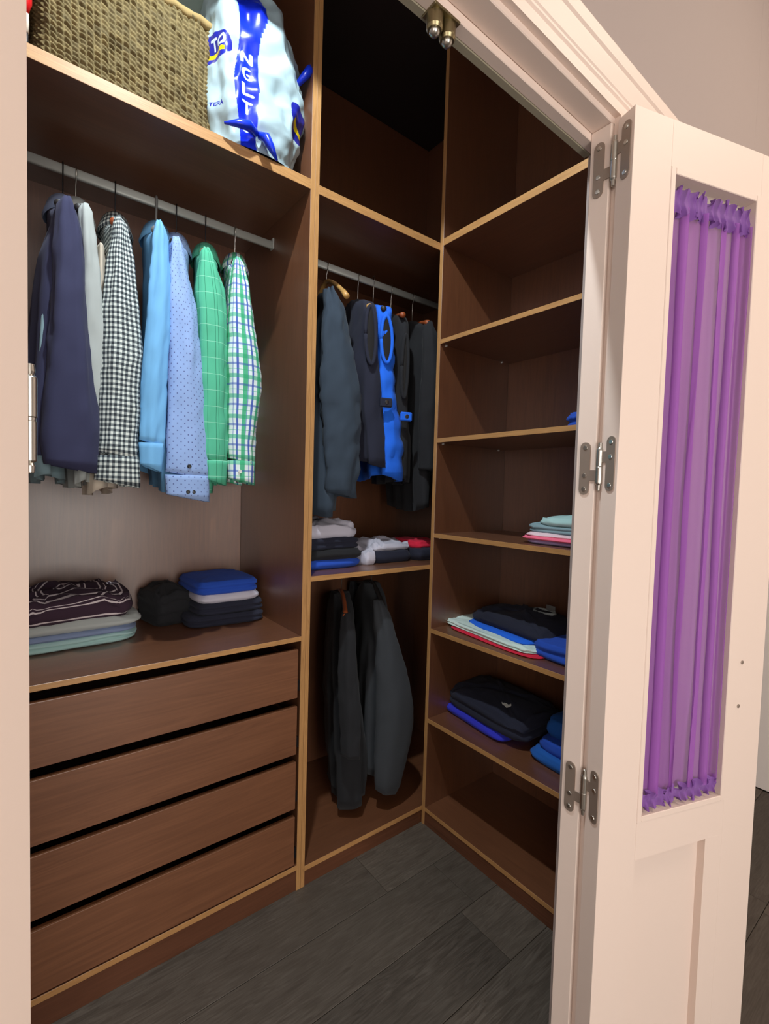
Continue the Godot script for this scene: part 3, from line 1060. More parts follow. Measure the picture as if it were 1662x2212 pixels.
func hanging_shirts() -> void:
	var gs := [
		{"name": "jacket", "label": "dark navy jacket hanging leftmost on the shirt rail", "category": "jacket", "mat": "navy", "hook": 1.172, "tip": 1.182, "seed": 1.0, "body": shirt_body(2.045, 1.37, 0.215, 0.05, 0.03), "collar_mat": "blue_grey", "cuff": 0.0, "sleeve_puff": 0.005,
			"sleeve": [[2.008, 1.186, 1.172, -0.085, 0.02], [1.985, 1.196, 1.160, -0.075, 0.024], [1.93, 1.203, 1.146, -0.068, 0.028], [1.80, 1.208, 1.138, -0.06, 0.034], [1.70, 1.214, 1.134, -0.055, 0.036], [1.55, 1.224, 1.122, -0.05, 0.036], [1.43, 1.232, 1.111, -0.05, 0.036], [1.352, 1.228, 1.117, -0.05, 0.033]]},
		{"name": "shirt", "label": "plain white shirt squeezed between the navy jacket and the gingham shirt", "category": "shirt", "mat": "grey_cloth", "hook": 1.142, "tip": 1.140, "seed": 2.0, "body": shirt_body(2.05, 1.315, 0.205, 0.03), "cuff": 0.06, "hook_mat": "steel",
			"sleeve": [[2.008, 1.148, 1.134, -0.085, 0.016], [1.985, 1.152, 1.124, -0.08, 0.02], [1.90, 1.150, 1.112, -0.075, 0.026], [1.70, 1.148, 1.094, -0.075, 0.028], [1.5, 1.145, 1.085, -0.08, 0.028], [1.36, 1.14, 1.085, -0.085, 0.026]]},
		{"name": "shirt", "label": "black and white gingham shirt with buttoned cuff, third garment from the door", "category": "shirt", "mat": "gingham", "hook": 1.046, "tip": 1.066, "seed": 3.0, "body": shirt_body(2.045, 1.33, 0.21, 0.036, 0.012), "cuff": 0.07, "bar": "hanger_red_wood",
			"sleeve": [[2.005, 1.072, 1.058, -0.085, 0.016], [1.985, 1.078, 1.047, -0.078, 0.022], [1.90, 1.090, 1.034, -0.07, 0.028], [1.78, 1.102, 1.022, -0.062, 0.032], [1.66, 1.106, 1.012, -0.058, 0.034], [1.60, 1.108, 1.018, -0.055, 0.034], [1.45, 1.114, 1.020, -0.052, 0.033], [1.39, 1.117, 1.021, -0.05, 0.032], [1.318, 1.121, 1.018, -0.05, 0.028]]},
		{"name": "shirt", "label": "plain light blue shirt on a grey plastic hanger", "category": "shirt", "mat": "light_blue_cloth", "hook": 0.936, "tip": 0.970, "seed": 4.0, "body": shirt_body(2.06, 1.31, 0.205, 0.044, -0.034), "cuff": 0.065, "hook_mat": "grey_plastic", "bar": "grey_plastic",
			"sleeve": [[2.026, 0.977, 0.964, -0.08, 0.015], [2.0, 0.984, 0.953, -0.075, 0.02], [1.90, 0.992, 0.944, -0.07, 0.026], [1.78, 1.002, 0.944, -0.062, 0.030], [1.66, 1.012, 0.952, -0.055, 0.030], [1.5, 1.018, 0.957, -0.05, 0.028], [1.43, 1.019, 0.962, -0.048, 0.027], [1.362, 1.016, 0.968, -0.046, 0.024]]},
		{"name": "shirt", "label": "pale blue shirt with small dark dots and two cuff buttons", "category": "shirt", "mat": "dotted", "hook": 0.878, "tip": 0.926, "seed": 5.0, "body": shirt_body(2.045, 1.32, 0.205, 0.034), "cuff": 0.062,
			"sleeve": [[2.0, 0.932, 0.918, -0.085, 0.016], [1.98, 0.938, 0.910, -0.078, 0.022], [1.90, 0.946, 0.893, -0.07, 0.026], [1.80, 0.948, 0.876, -0.062, 0.03], [1.62, 0.950, 0.858, -0.055, 0.033], [1.42, 0.954, 0.846, -0.05, 0.034], [1.35, 0.955, 0.843, -0.047, 0.032], [1.284, 0.952, 0.842, -0.045, 0.028]]},
		{"name": "shirt", "label": "green shirt with fine pale window check, second from the divider", "category": "shirt", "mat": "green_check", "hook": 0.789, "tip": 0.845, "seed": 6.0, "body": shirt_body(2.045, 1.31, 0.205, 0.034, 0.006), "cuff": 0.06, "bar": "hanger_red_wood",
			"sleeve": [[1.998, 0.853, 0.838, -0.085, 0.016], [1.98, 0.862, 0.826, -0.078, 0.022], [1.90, 0.874, 0.800, -0.07, 0.027], [1.80, 0.872, 0.790, -0.062, 0.03], [1.60, 0.868, 0.788, -0.057, 0.031], [1.42, 0.866, 0.787, -0.054, 0.030], [1.332, 0.858, 0.792, -0.052, 0.026]]},
		{"name": "shirt", "label": "green, blue and white plaid shirt hanging nearest the divider", "category": "shirt", "mat": "plaid", "hook": 0.692, "tip": 0.754, "seed": 7.0, "body": shirt_body(2.045, 1.345, 0.205, 0.034), "cuff": 0.06, "hook_mat": "steel",
			"sleeve": [[2.0, 0.761, 0.746, -0.085, 0.016], [1.98, 0.769, 0.735, -0.078, 0.022], [1.90, 0.782, 0.716, -0.07, 0.028], [1.80, 0.786, 0.704, -0.062, 0.031], [1.66, 0.790, 0.684, -0.056, 0.033], [1.60, 0.790, 0.684, -0.055, 0.033], [1.48, 0.786, 0.700, -0.053, 0.03], [1.40, 0.784, 0.702, -0.052, 0.028], [1.335, 0.782, 0.703, -0.05, 0.026]]},
	]
	var tops := ["dark hanger with thin wire hook under the navy jacket", "wire-hooked hanger under the plain white shirt", "reddish wood hanger under the gingham shirt", "grey plastic hanger with thick hook under the light blue shirt", "dark hanger under the dotted pale blue shirt", "reddish wood hanger under the green check shirt", "dark hanger with shiny hook under the plaid shirt"]
	garment({"name": "shirt", "label": "pale grey-green shirt whose edge and tail show behind the navy jacket", "category": "shirt", "mat": "teal_grey", "hook": 1.205, "tip": 1.218, "seed": 8.0, "collar": "none",
		"body": [[1.88, 0.10, 0.012, 0.0], [1.80, 0.17, 0.014, 0.0], [1.7, 0.19, 0.02, 0.004], [1.42, 0.20, 0.03, 0.006], [1.325, 0.205, 0.03, 0.0]]})
	garment({"name": "trousers", "label": "cream trousers hem showing under the gingham shirt", "category": "trousers", "mat": "cream_cloth", "hook": 1.088, "tip": 1.105, "seed": 9.0, "collar": "none",
		"body": [[1.94, 0.16, 0.012, 0.0], [1.8, 0.165, 0.018, 0.0], [1.45, 0.18, 0.03, 0.0], [1.298, 0.185, 0.034, 0.0]]})
	for i in gs.size():
		var g: Dictionary = gs[i]
		var t := garment(g)
		if i == 4:
			buttons(t, [Vector3(-0.0155, 1.302, 0.905), Vector3(-0.0165, 1.302, 0.890), Vector3(-0.0125, 1.372, 0.903)], "black_plastic")
		if i == 6:
			buttons(t, [Vector3(-0.0225, 1.365, 0.757)], "white_metal")
		hanger(Vector3(ROD.x, 0, g.hook), t.rotation.y, tops[i], g.get("bar", "hanger_dark"), g.get("hook_mat", "black_wire"), g.body[0][0] + 0.006, 0.185, 0.06)


func hanging_coats() -> void:
	var sy := ROD.y - 0.004
	var gs := [
		{"name": "coat", "label": "padded slate blue coat hanging beside the divider, wooden hanger showing", "category": "coat", "mat": "slate", "hook": 0.336, "tip": 0.425, "seed": 11.0, "body": shirt_body(2.05, 1.235, 0.23, 0.06, 0.02), "collar": "none", "bar": "hanger_wood", "sleeve_puff": 0.009, "wrinkle": 0.007,
			"sleeve": [[2.01, 0.434, 0.414, -0.10, 0.02], [1.97, 0.446, 0.388, -0.09, 0.028], [1.88, 0.456, 0.360, -0.08, 0.036], [1.74, 0.464, 0.334, -0.07, 0.042], [1.62, 0.464, 0.312, -0.065, 0.045], [1.48, 0.452, 0.308, -0.065, 0.045], [1.38, 0.44, 0.316, -0.068, 0.042], [1.30, 0.432, 0.318, -0.07, 0.038]]},
		{"name": "gilet", "label": "dark navy padded gilet with open armhole next to the bright blue one", "category": "gilet", "mat": "navy_dark", "hook": 0.190, "tip": 0.262, "seed": 12.0, "vest": [1.88, 0.105, 0.019], "collar": "none", "bar": "hanger_wood", "ex": 0.72, "puff": 0.012, "wide_tip": 0.212,
			"body": [[2.06, 0.06, 0.04, 0.0], [2.02, 0.16, 0.045, 0.004], [1.98, 0.20, 0.042, 0.008], [1.88, 0.205, 0.052, 0.006], [1.74, 0.205, 0.058, 0.0], [1.58, 0.205, 0.06, -0.012], [1.42, 0.205, 0.058, -0.026]]},
		{"name": "gilet", "label": "bright blue padded gilet with snap tabs, hanging among dark coats", "category": "gilet", "mat": "bright_blue", "hook": 0.113, "tip": 0.193, "seed": 13.0, "vest": [1.88, 0.085, 0.021], "collar": "none", "bar": "hanger_dark", "ex": 0.72, "puff": 0.016, "quilt": 0.008,
			"body": [[2.06, 0.06, 0.036, 0.0], [2.02, 0.16, 0.042, 0.004], [1.98, 0.195, 0.038, 0.004], [1.88, 0.20, 0.044, 0.0], [1.74, 0.20, 0.046, -0.004], [1.58, 0.20, 0.052, -0.022], [1.37, 0.20, 0.056, -0.04]]},
		{"name": "gilet", "label": "black gilet with long armhole to the right of the bright blue gilet", "category": "gilet", "mat": "black_cloth", "hook": 0.02, "tip": 0.100, "seed": 14.0, "vest": [1.80, 0.12, 0.012], "collar": "none", "bar": "hanger_red_wood", "ex": 0.75, "puff": 0.008,
			"body": [[2.05, 0.05, 0.03, 0.0], [2.01, 0.15, 0.034, 0.0], [1.97, 0.19, 0.032, 0.0], [1.86, 0.195, 0.038, 0.0], [1.66, 0.195, 0.042, 0.0], [1.5, 0.195, 0.04, -0.01], [1.36, 0.195, 0.038, -0.012]]},
		{"name": "coat", "label": "black coat in the darkest corner behind the shelf unit edge", "category": "coat", "mat": "black_cloth", "hook": -0.10, "tip": -0.03, "seed": 15.0, "body": shirt_body(2.05, 1.25, 0.215, 0.05), "collar": "none", "bar": "hanger_red_wood", "sleeve_puff": 0.006,
			"sleeve": [[2.0, -0.022, -0.04, -0.09, 0.02], [1.95, -0.005, -0.06, -0.08, 0.03], [1.8, 0.005, -0.085, -0.07, 0.036], [1.6, 0.01, -0.095, -0.07, 0.036], [1.4, 0.0, -0.09, -0.07, 0.034]]},
		{"name": "trousers_suit", "label": "black suit with folded trousers hanging low beside the divider", "category": "suit", "mat": "black_cloth", "hook": 0.233, "tip": 0.33, "seed": 16.0, "rod": 0.985, "collar": "none", "bar": "hanger_red_wood", "ex": 0.8, "puff": 0.012,
			"body": [[0.905, 0.05, 0.035, 0.0], [0.87, 0.13, 0.04, 0.0], [0.82, 0.175, 0.044, 0.0], [0.68, 0.185, 0.055, 0.0], [0.5, 0.19, 0.062, -0.01], [0.3, 0.19, 0.07, -0.03], [0.12, 0.185, 0.062, -0.04]],
			"sleeve": [[0.87, 0.334, 0.312, -0.10, 0.02], [0.80, 0.348, 0.296, -0.085, 0.03], [0.66, 0.356, 0.288, -0.075, 0.034], [0.5, 0.35, 0.272, -0.07, 0.036], [0.34, 0.34, 0.27, -0.07, 0.034]]},
		{"name": "jacket", "label": "charcoal grey jacket hanging low in front of the dark corner", "category": "jacket", "mat": "charcoal", "hook": 0.082, "tip": 0.16, "seed": 17.0, "rod": 0.985, "collar": "none", "bar": "hanger_dark", "puff": 0.006,
			"body": [[0.93, 0.05, 0.035, 0.0], [0.90, 0.12, 0.04, 0.0], [0.84, 0.18, 0.044, 0.0], [0.68, 0.19, 0.05, 0.0], [0.5, 0.195, 0.055, 0.0], [0.2, 0.2, 0.05, 0.0]],
			"sleeve": [[0.90, 0.19, 0.168, -0.10, 0.02], [0.86, 0.196, 0.138, -0.09, 0.03], [0.76, 0.19, 0.104, -0.08, 0.04], [0.6, 0.186, 0.05, -0.07, 0.05], [0.48, 0.184, 0.02, -0.065, 0.054], [0.36, 0.186, 0.02, -0.065, 0.052], [0.24, 0.186, 0.042, -0.068, 0.046], [0.16, 0.176, 0.066, -0.07, 0.036], [0.135, 0.16, 0.088, -0.07, 0.026]]},
	]
	var tops := ["pale wooden hanger poking out of the slate blue coat", "pale wooden hanger inside the armhole of the navy gilet", "dark hanger with tall steel hook above the bright blue gilet", "reddish wood hanger above the black gilet", "reddish wood hanger in the dark corner", "orange-brown wood hanger above the low black suit", "dark hanger above the low charcoal jacket"]
	for i in gs.size():
		var g: Dictionary = gs[i]
		var t := garment(g)
		if g.has("vest"):
			armhole(t, g)
		var low: bool = g.has("rod")
		if i == 0:
			hanger(Vector3(ROD.x, 0, g.hook), -0.12, tops[i], g.bar, "steel", 2.112, 0.205, 0.125, sy)
			continue
		hanger(Vector3(ROD.x, 0, g.hook), t.rotation.y, tops[i], g.bar, "steel", (2.045 if i != 1 else 2.03) if not low else g.body[0][0] + 0.004, g.get("wide_tip", 0.2 if i != 0 else 0.235), 0.05 if i != 0 else 0.075, (sy if i != 2 else sy + 0.012) if not low else 0.985)
		if i == 1 or i == 2:
			var y := 1.645 if i == 1 else 1.605
			var z := 0.198 if i == 1 else 0.100
			var inv := t.transform.affine_inverse()
			var st := begin()
			box(st, inv * Vector3(-0.052, y, z), Vector3(0.012, 0.034, 0.046), 0.004)
			part(t, "tab", st, M[g.mat])
			st = begin()
			lathe(st, [Vector2(0.009, 0), Vector2(0.0075, 0.003), Vector2(0, 0.0038)], inv * Vector3(-0.047, y, z), 14, (inv.basis * Vector3(1, 0, 0.1)).normalized())
			part(t, "snap", st, M.steel)


func armhole(t: Node3D, g: Dictionary) -> void:
	var v: Array = g.vest
	var y0: float = v[0]
	var bodyr := func(y: float) -> Array: return row_at(g.body, y)
	var path := []
	for k in 33:
		var a := TAU * k / 32
		var y: float = y0 + v[1] * sin(a)
		var r: Array = bodyr.call(y)
		var z: float = v[2] * cos(a)
		path.append(Vector3(r[1] + 0.012 - 9.0 * z * z, y, r[3] + z))
	part(t, "armhole_edge", tube(path, [0.0065], 10), M[g.mat])
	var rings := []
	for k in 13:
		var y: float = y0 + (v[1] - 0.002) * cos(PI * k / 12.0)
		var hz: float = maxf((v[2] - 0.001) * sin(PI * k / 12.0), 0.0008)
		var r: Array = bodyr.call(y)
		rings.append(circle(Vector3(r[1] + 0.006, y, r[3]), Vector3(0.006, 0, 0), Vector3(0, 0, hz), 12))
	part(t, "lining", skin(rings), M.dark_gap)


# ------------------------------------------------------------------ folded clothes
# a folded garment: width along x, depth along z, in its own axes, resting on y = 0
func fold_shape(w: float, d: float, h: float, layers: int, sd: float, crown := 0.006, rough := 0.004, slump := 0.12) -> SurfaceTool:
	var rings := []
	var n := 64
	var steps := layers * 6
	var outline := func(s: float, y: float, t: float) -> PackedVector3Array:
		var ring := PackedVector3Array()
		for k in n:
			var a := TAU * k / n
			var c := signf(cos(a)) * pow(absf(cos(a)), 0.34)
			var q := signf(sin(a)) * pow(absf(sin(a)), 0.34)
			var wob := 1.0 + 0.016 * noise.get_noise_3d(c * 5.0 + sd, t * layers * 3.0, q * 5.0) + 0.045 * noise.get_noise_3d(c * 1.2 + sd, t * layers * 0.9, q * 1.2)
			var px := c * w / 2 * s * wob
			var pz := q * d / 2 * s * wob
			var dy := rough * noise.get_noise_3d(px * 16.0 + sd, t * 3.0, pz * 16.0) * t
			dy += 0.5 * rough * noise.get_noise_2d(px * 38.0 + sd * 5.0, pz * 22.0) * t
			dy += crown * t * (1.0 - (c * c * s * s + q * q * s * s) * 0.5)
			dy -= slump * h * t * (0.5 + 0.5 * noise.get_noise_2d(px * 5.0 + sd * 3.0, pz * 5.0)) * s * s
			ring.append(Vector3(px, maxf(y + dy, 0.0), pz))
		return ring
	rings.append(outline.call(0.90, 0.0, 0.0))
	for i in range(1, steps):
		var t := float(i) / steps
		var fr := fposmod(t * layers, 1.0)
		var s := 1.0 - 0.055 * pow(absf(cos(PI * fr)), 4.0)
		if t < 0.5 / layers: s -= 0.04 * pow(1.0 - t * layers * 2.0, 2.0)
		if t > 1.0 - 0.5 / layers: s -= 0.06 * pow((t - 1.0 + 0.5 / layers) * layers * 2.0, 2.0)
		rings.append(outline.call(s, h * t, t))
	for s in [0.93, 0.85, 0.72, 0.55, 0.38, 0.2, 0.06]:
		rings.append(outline.call(s, h, 1.0))
	var vs := []
	for r in rings:
		vs.append(r[0].y + (w / 2 - absf(r[0].x)) * 0.9)
	return skin(rings, true, 1.0, vs)


func folded(called: String, m: String, label: String, category: String, at: Vector3, size: Vector3, turn := 0.0, layers := 2, sd := 1.0, crown := 0.006, rough := 0.004, group := "", slump := 0.12) -> MeshInstance3D:
	var o := solo(called, fold_shape(size.x, size.z, size.y, layers, sd, crown, rough, slump), M[m], label, category, group)
	o.position = at
	o.rotation.y = turn
	return o


func folded_left() -> void:
	var y := 0.847
	var G := "folded clothes on the drawer worktop"
	folded("folded_shirt", "pale_teal", "pale greenish white folded shirt at the bottom of the left worktop pile", "shirt", Vector3(-0.37, y, 1.15), Vector3(0.28, 0.030, 0.33), 0.06, 2, 21.0, 0.004, 0.003, G)
	var band := solo("folded_vest", fold_shape(0.285, 0.335, 0.018, 1, 22.0, 0.003, 0.003, 0.1), M.blue_grey, "blue-grey folded vest directly on the pale shirt in the left pile", "vest", G)
	band.position = Vector3(-0.37, y + 0.029, 1.15)
	band.rotation.y = 0.05
	folded("folded_jumper", "grey_cloth", "pale grey folded jumper under the striped jumper", "jumper", Vector3(-0.375, y + 0.046, 1.14), Vector3(0.29, 0.03, 0.34), 0.03, 1, 23.0, 0.006, 0.006, G)
	folded("folded_jumper", "striped_knit", "dark plum jumper with white stripes heaped on top of the left pile", "jumper", Vector3(-0.37, y + 0.075, 1.15), Vector3(0.28, 0.05, 0.31), 0.08, 1, 24.0, 0.035, 0.022, G)
	folded("folded_trousers", "navy_dark", "dark navy folded trousers at the bottom of the right worktop pile", "trousers", Vector3(-0.375, y, 0.695), Vector3(0.27, 0.038, 0.27), -0.06, 2, 25.0, 0.003, 0.003, G)
	folded("folded_trousers", "navy_dark", "second dark navy folded trousers just under the off-white shirt", "trousers", Vector3(-0.38, y + 0.036, 0.685), Vector3(0.26, 0.04, 0.24), 0.02, 2, 26.0, 0.003, 0.003, G)
	folded("folded_shirt", "lilac_white", "off-white folded shirt between navy trousers and royal blue jumper", "shirt", Vector3(-0.38, y + 0.075, 0.690), Vector3(0.255, 0.03, 0.225), 0.0, 1, 27.0, 0.004, 0.004, G)
	folded("folded_jumper", "royal", "royal blue folded jumper on top of the right worktop pile", "jumper", Vector3(-0.385, y + 0.103, 0.695), Vector3(0.25, 0.045, 0.225), 0.03, 2, 28.0, 0.006, 0.004, G)
	folded("folded_jumper", "black_cloth", "black folded jumper tucked behind the left of the royal blue pile", "jumper", Vector3(-0.43, y, 0.865), Vector3(0.18, 0.10, 0.13), 0.2, 3, 29.0, 0.03, 0.02, G)


func folded_middle() -> void:
	var y := 1.0375
	var G := "folded clothes on the middle coat shelf"
	folded("folded_jumper", "royal", "blue folded jumper at the bottom of the pile beside the divider", "jumper", Vector3(-0.22, y, 0.375), Vector3(0.26, 0.032, 0.25), 0.04, 1, 31.0, 0.004, 0.004, G)
	folded("folded_jumper", "black_cloth", "black folded jumper above the blue one beside the divider", "jumper", Vector3(-0.22, y + 0.031, 0.375), Vector3(0.265, 0.036, 0.262), -0.04, 1, 32.0, 0.004, 0.006, G)
	folded("folded_jumper", "navy_dark", "navy folded jumper under the pale shirt beside the divider", "jumper", Vector3(-0.23, y + 0.066, 0.375), Vector3(0.25, 0.042, 0.245), 0.02, 2, 33.0, 0.004, 0.006, G)
	folded("folded_shirt", "lilac_white", "crumpled pale lilac shirt on top of the pile beside the divider", "shirt", Vector3(-0.23, y + 0.106, 0.375), Vector3(0.24, 0.05, 0.24), 0.05, 1, 34.0, 0.016, 0.022, G, 0.4)
	folded("folded_shirt", "lilac_white", "small rumpled white shirt in front of the dark jumper on the middle shelf", "shirt", Vector3(-0.19, y, 0.215), Vector3(0.18, 0.05, 0.055), 0.1, 1, 35.0, 0.008, 0.02, G, 0.4)
	folded("folded_shirt", "navy_dark", "dark folded shirt under a white one in the middle of the coat shelf", "shirt", Vector3(-0.21, y, 0.085), Vector3(0.2, 0.045, 0.20), 0.0, 1, 36.0, 0.004, 0.008, G)
	folded("folded_shirt", "lilac_white", "rumpled white shirt draped over the dark one, middle of coat shelf", "shirt", Vector3(-0.235, y + 0.043, 0.08), Vector3(0.21, 0.026, 0.21), 0.1, 1, 37.0, 0.016, 0.022, G, 0.4)
	folded("folded_jumper", "navy_dark", "dark folded jumper under the red cloth by the corner post", "jumper", Vector3(-0.2, y, -0.1), Vector3(0.22, 0.045, 0.16), 0.0, 1, 38.0, 0.006, 0.006, G)
	folded("folded_shirt", "red_cloth", "bright red folded shirt beside the corner post", "shirt", Vector3(-0.225, y + 0.043, -0.11), Vector3(0.2, 0.03, 0.15), 0.05, 1, 39.0, 0.008, 0.008, G)


func folded_right() -> void:
	var t := 0.0168
	# third shelf from the top
	folded("folded_shirt", "royal", "small blue shirt at the right of the third shelf", "shirt", Vector3(0.60, 1.5106 + t, -0.2), Vector3(0.24, 0.05, 0.2), 0.0, 2, 41.0, 0.02, 0.01, "folded clothes on the corner shelves")
	# fourth shelf
	var y := 1.1454 + t
	var G := "folded clothes on the corner shelves"
	folded("folded_shirt", "mauve", "lavender folded shirt at the bottom of the pastel pile", "shirt", Vector3(0.53, y, -0.18), Vector3(0.30, 0.014, 0.26), 0.05, 1, 42.0, 0.002, 0.003, G)
	folded("folded_shirt", "pink", "hot pink folded shirt in the pastel pile", "shirt", Vector3(0.525, y + 0.013, -0.18), Vector3(0.33, 0.011, 0.28), 0.02, 1, 43.0, 0.002, 0.004, G)
	folded("folded_shirt", "pale_pink", "pale pink-white folded shirt above the hot pink one", "shirt", Vector3(0.53, y + 0.023, -0.19), Vector3(0.33, 0.012, 0.27), 0.06, 1, 44.0, 0.002, 0.004, G)
	folded("folded_shirt", "teal_grey", "grey-teal folded shirt under the pale teal one", "shirt", Vector3(0.535, y + 0.034, -0.2), Vector3(0.33, 0.026, 0.25), 0.0, 2, 45.0, 0.012, 0.008, G)
	folded("folded_shirt", "pale_teal", "pale teal folded shirt on top of the pastel pile", "shirt", Vector3(0.56, y + 0.058, -0.2), Vector3(0.30, 0.022, 0.25), 0.05, 1, 46.0, 0.016, 0.008, G)
	# fifth shelf
	y = 0.7727 + t
	folded("folded_shirt", "red_cloth", "red shirt lying lowest under the white and black shirts", "shirt", Vector3(0.265, y, -0.195), Vector3(0.44, 0.007, 0.31), -0.1, 1, 51.0, 0.001, 0.002, G)
	folded("folded_shirt", "mint_white", "white shirt with edges showing under the black one", "shirt", Vector3(0.215, y + 0.0065, -0.195), Vector3(0.50, 0.018, 0.27), -0.14, 2, 52.0, 0.003, 0.009, G)
	folded("folded_shirt", "bright_blue", "bright blue shirt peeping out under the front of the black shirt", "shirt", Vector3(0.265, y + 0.022, -0.215), Vector3(0.34, 0.014, 0.26), -0.17, 1, 53.0, 0.003, 0.004, G)
	folded("folded_shirt", "dark_grey", "grey shirt under the right side of the black shirt", "shirt", Vector3(0.37, y + 0.026, -0.245), Vector3(0.28, 0.018, 0.24), 0.1, 1, 54.0, 0.003, 0.004, G)
	var blk := folded("folded_shirt", "navy_dark", "big blue-black folded shirt with white neck label on the fifth shelf", "shirt", Vector3(0.28, y + 0.034, -0.235), Vector3(0.37, 0.026, 0.25), -0.1, 1, 55.0, 0.04, 0.016, G)
	var cr := []
	for k in 2:
		cr.append(circle(Vector3(0.04, 0.058 + 0.008 * k, -0.06), Vector3(0.05 - 0.004 * k, 0, 0), Vector3(0, 0.0, 0.03), 24))
	part(blk, "neckband", skin(cr, false), M.grey_cloth)
	var st := begin()
	box(st, Vector3(0.045, 0.072, -0.088), Vector3(0.04, 0.02, 0.002), 0.0006)
	part(blk, "neck_label", st, M.grey_plastic)
	folded("folded_trousers", "royal", "blue folded trousers in front at the right of the fifth shelf", "trousers", Vector3(0.55, y, -0.175), Vector3(0.27, 0.05, 0.22), -0.06, 2, 56.0, 0.01, 0.004, G)
	folded("folded_shirt", "dark_grey", "dark grey folded shirt behind the blue trousers on the fifth shelf", "shirt", Vector3(0.63, y, -0.335), Vector3(0.22, 0.07, 0.1), 0.0, 2, 57.0, 0.006, 0.006, G)
	# sixth shelf
	y = 0.4147 + t
	folded("folded_jumper", "violet_blue", "violet-blue folded jumper under the navy jumper on the lowest full shelf", "jumper", Vector3(0.14, y, -0.205), Vector3(0.39, 0.032, 0.23), -0.12, 1, 61.0, 0.004, 0.005, G)
	var nv := folded("folded_jumper", "navy_dark", "thick navy jumper with small white emblem on the lowest full shelf", "jumper", Vector3(0.205, y + 0.03, -0.22), Vector3(0.41, 0.056, 0.26), -0.1, 2, 62.0, 0.04, 0.014, G)
	st = begin()
	var bird := PackedVector2Array([Vector2(-0.034, 0.0), Vector2(-0.012, -0.014), Vector2(0.014, -0.012), Vector2(0.022, 0.002), Vector2(0.026, 0.022), Vector2(0.016, 0.024), Vector2(0.012, 0.008), Vector2(-0.002, 0.01), Vector2(-0.016, 0.006)])
	slab_outline(st, bird, Transform3D(Basis(Vector3.RIGHT, Vector3(0, 0.3, -1).normalized(), Vector3(0, 1, 0.3).normalized()), Vector3(0.075, 0.084, 0.07)), 0.0012)
	part(nv, "emblem", st, M.white_cloth)
	folded("folded_jumper", "mid_blue", "blue folded jumper at the bottom right of the lowest full shelf", "jumper", Vector3(0.55, y, -0.18), Vector3(0.27, 0.036, 0.2), -0.08, 1, 63.0, 0.008, 0.004, G)
	folded("folded_jumper", "royal", "darker blue folded jumper, second in the small blue pile", "jumper", Vector3(0.56, y + 0.036, -0.19), Vector3(0.25, 0.036, 0.18), -0.04, 1, 64.0, 0.008, 0.004, G)
	folded("folded_jumper", "mid_blue", "rolled bright blue jumper on top of the small blue pile", "jumper", Vector3(0.56, y + 0.074, -0.22), Vector3(0.25, 0.055, 0.16), 0.0, 1, 65.0, 0.014, 0.004, G)


# ------------------------------------------------------------------ things on the top shelf
func top_shelf_things() -> void:
	basket()
	# clear plastic box standing in the basket
	var b := thing("plastic_box", "translucent grey plastic storage box standing in the seagrass basket", "storage box", Vector3(-0.24, 2.30, 1.0))
	var st := begin()
	bx(st, -0.13, -0.127, 0, 0.43, -0.19, 0.19)
	bx(st, 0.127, 0.13, 0, 0.43, -0.19, 0.19)
	bx(st, -0.127, 0.127, 0, 0.43, -0.19, -0.187)
	bx(st, -0.127, 0.127, 0, 0.43, 0.187, 0.19)
	bx(st, -0.127, 0.127, 0, 0.003, -0.187, 0.187)
	part(b, "tub", st, M.clear_plastic)
	st = begin()
	bx(st, -0.137, 0.137, 0.43, 0.445, -0.197, 0.197, 0.004)
	part(b, "lid", st, M.clear_plastic)
	st = begin()
	bx(st, 0.13, 0.142, 0.31, 0.40, -0.06, 0.03, 0.005)
	part(b, "clip_handle", st, M.white_metal)
	bag()
	var r := thing("handled_stick", "red handled stick with a pale collar at the left of the basket", "stick", Vector3(-0.03, 2.273, 1.256))
	part(r, "handle", tube([Vector3(0, 0.078, 0), Vector3(0.004, 0.10, 0), Vector3(0.006, 0.17, 0.002), Vector3(0.0, 0.25, 0.004), Vector3(0, 0.255, 0.004)], [0.004, 0.011, 0.013, 0.011, 0.003], 14), M.red_plastic)
	part(r, "collar", tube([Vector3(-0.001, 0.040, 0), Vector3(0, 0.06, 0), Vector3(0, 0.082, 0)], [0.005, 0.0055, 0.005], 10), M.cream_cloth)
	part(r, "shaft", tube([Vector3(-0.002, 0.0, 0), Vector3(-0.0015, 0.02, 0), Vector3(-0.001, 0.042, 0)], [0.004], 10), M.hanger_dark)


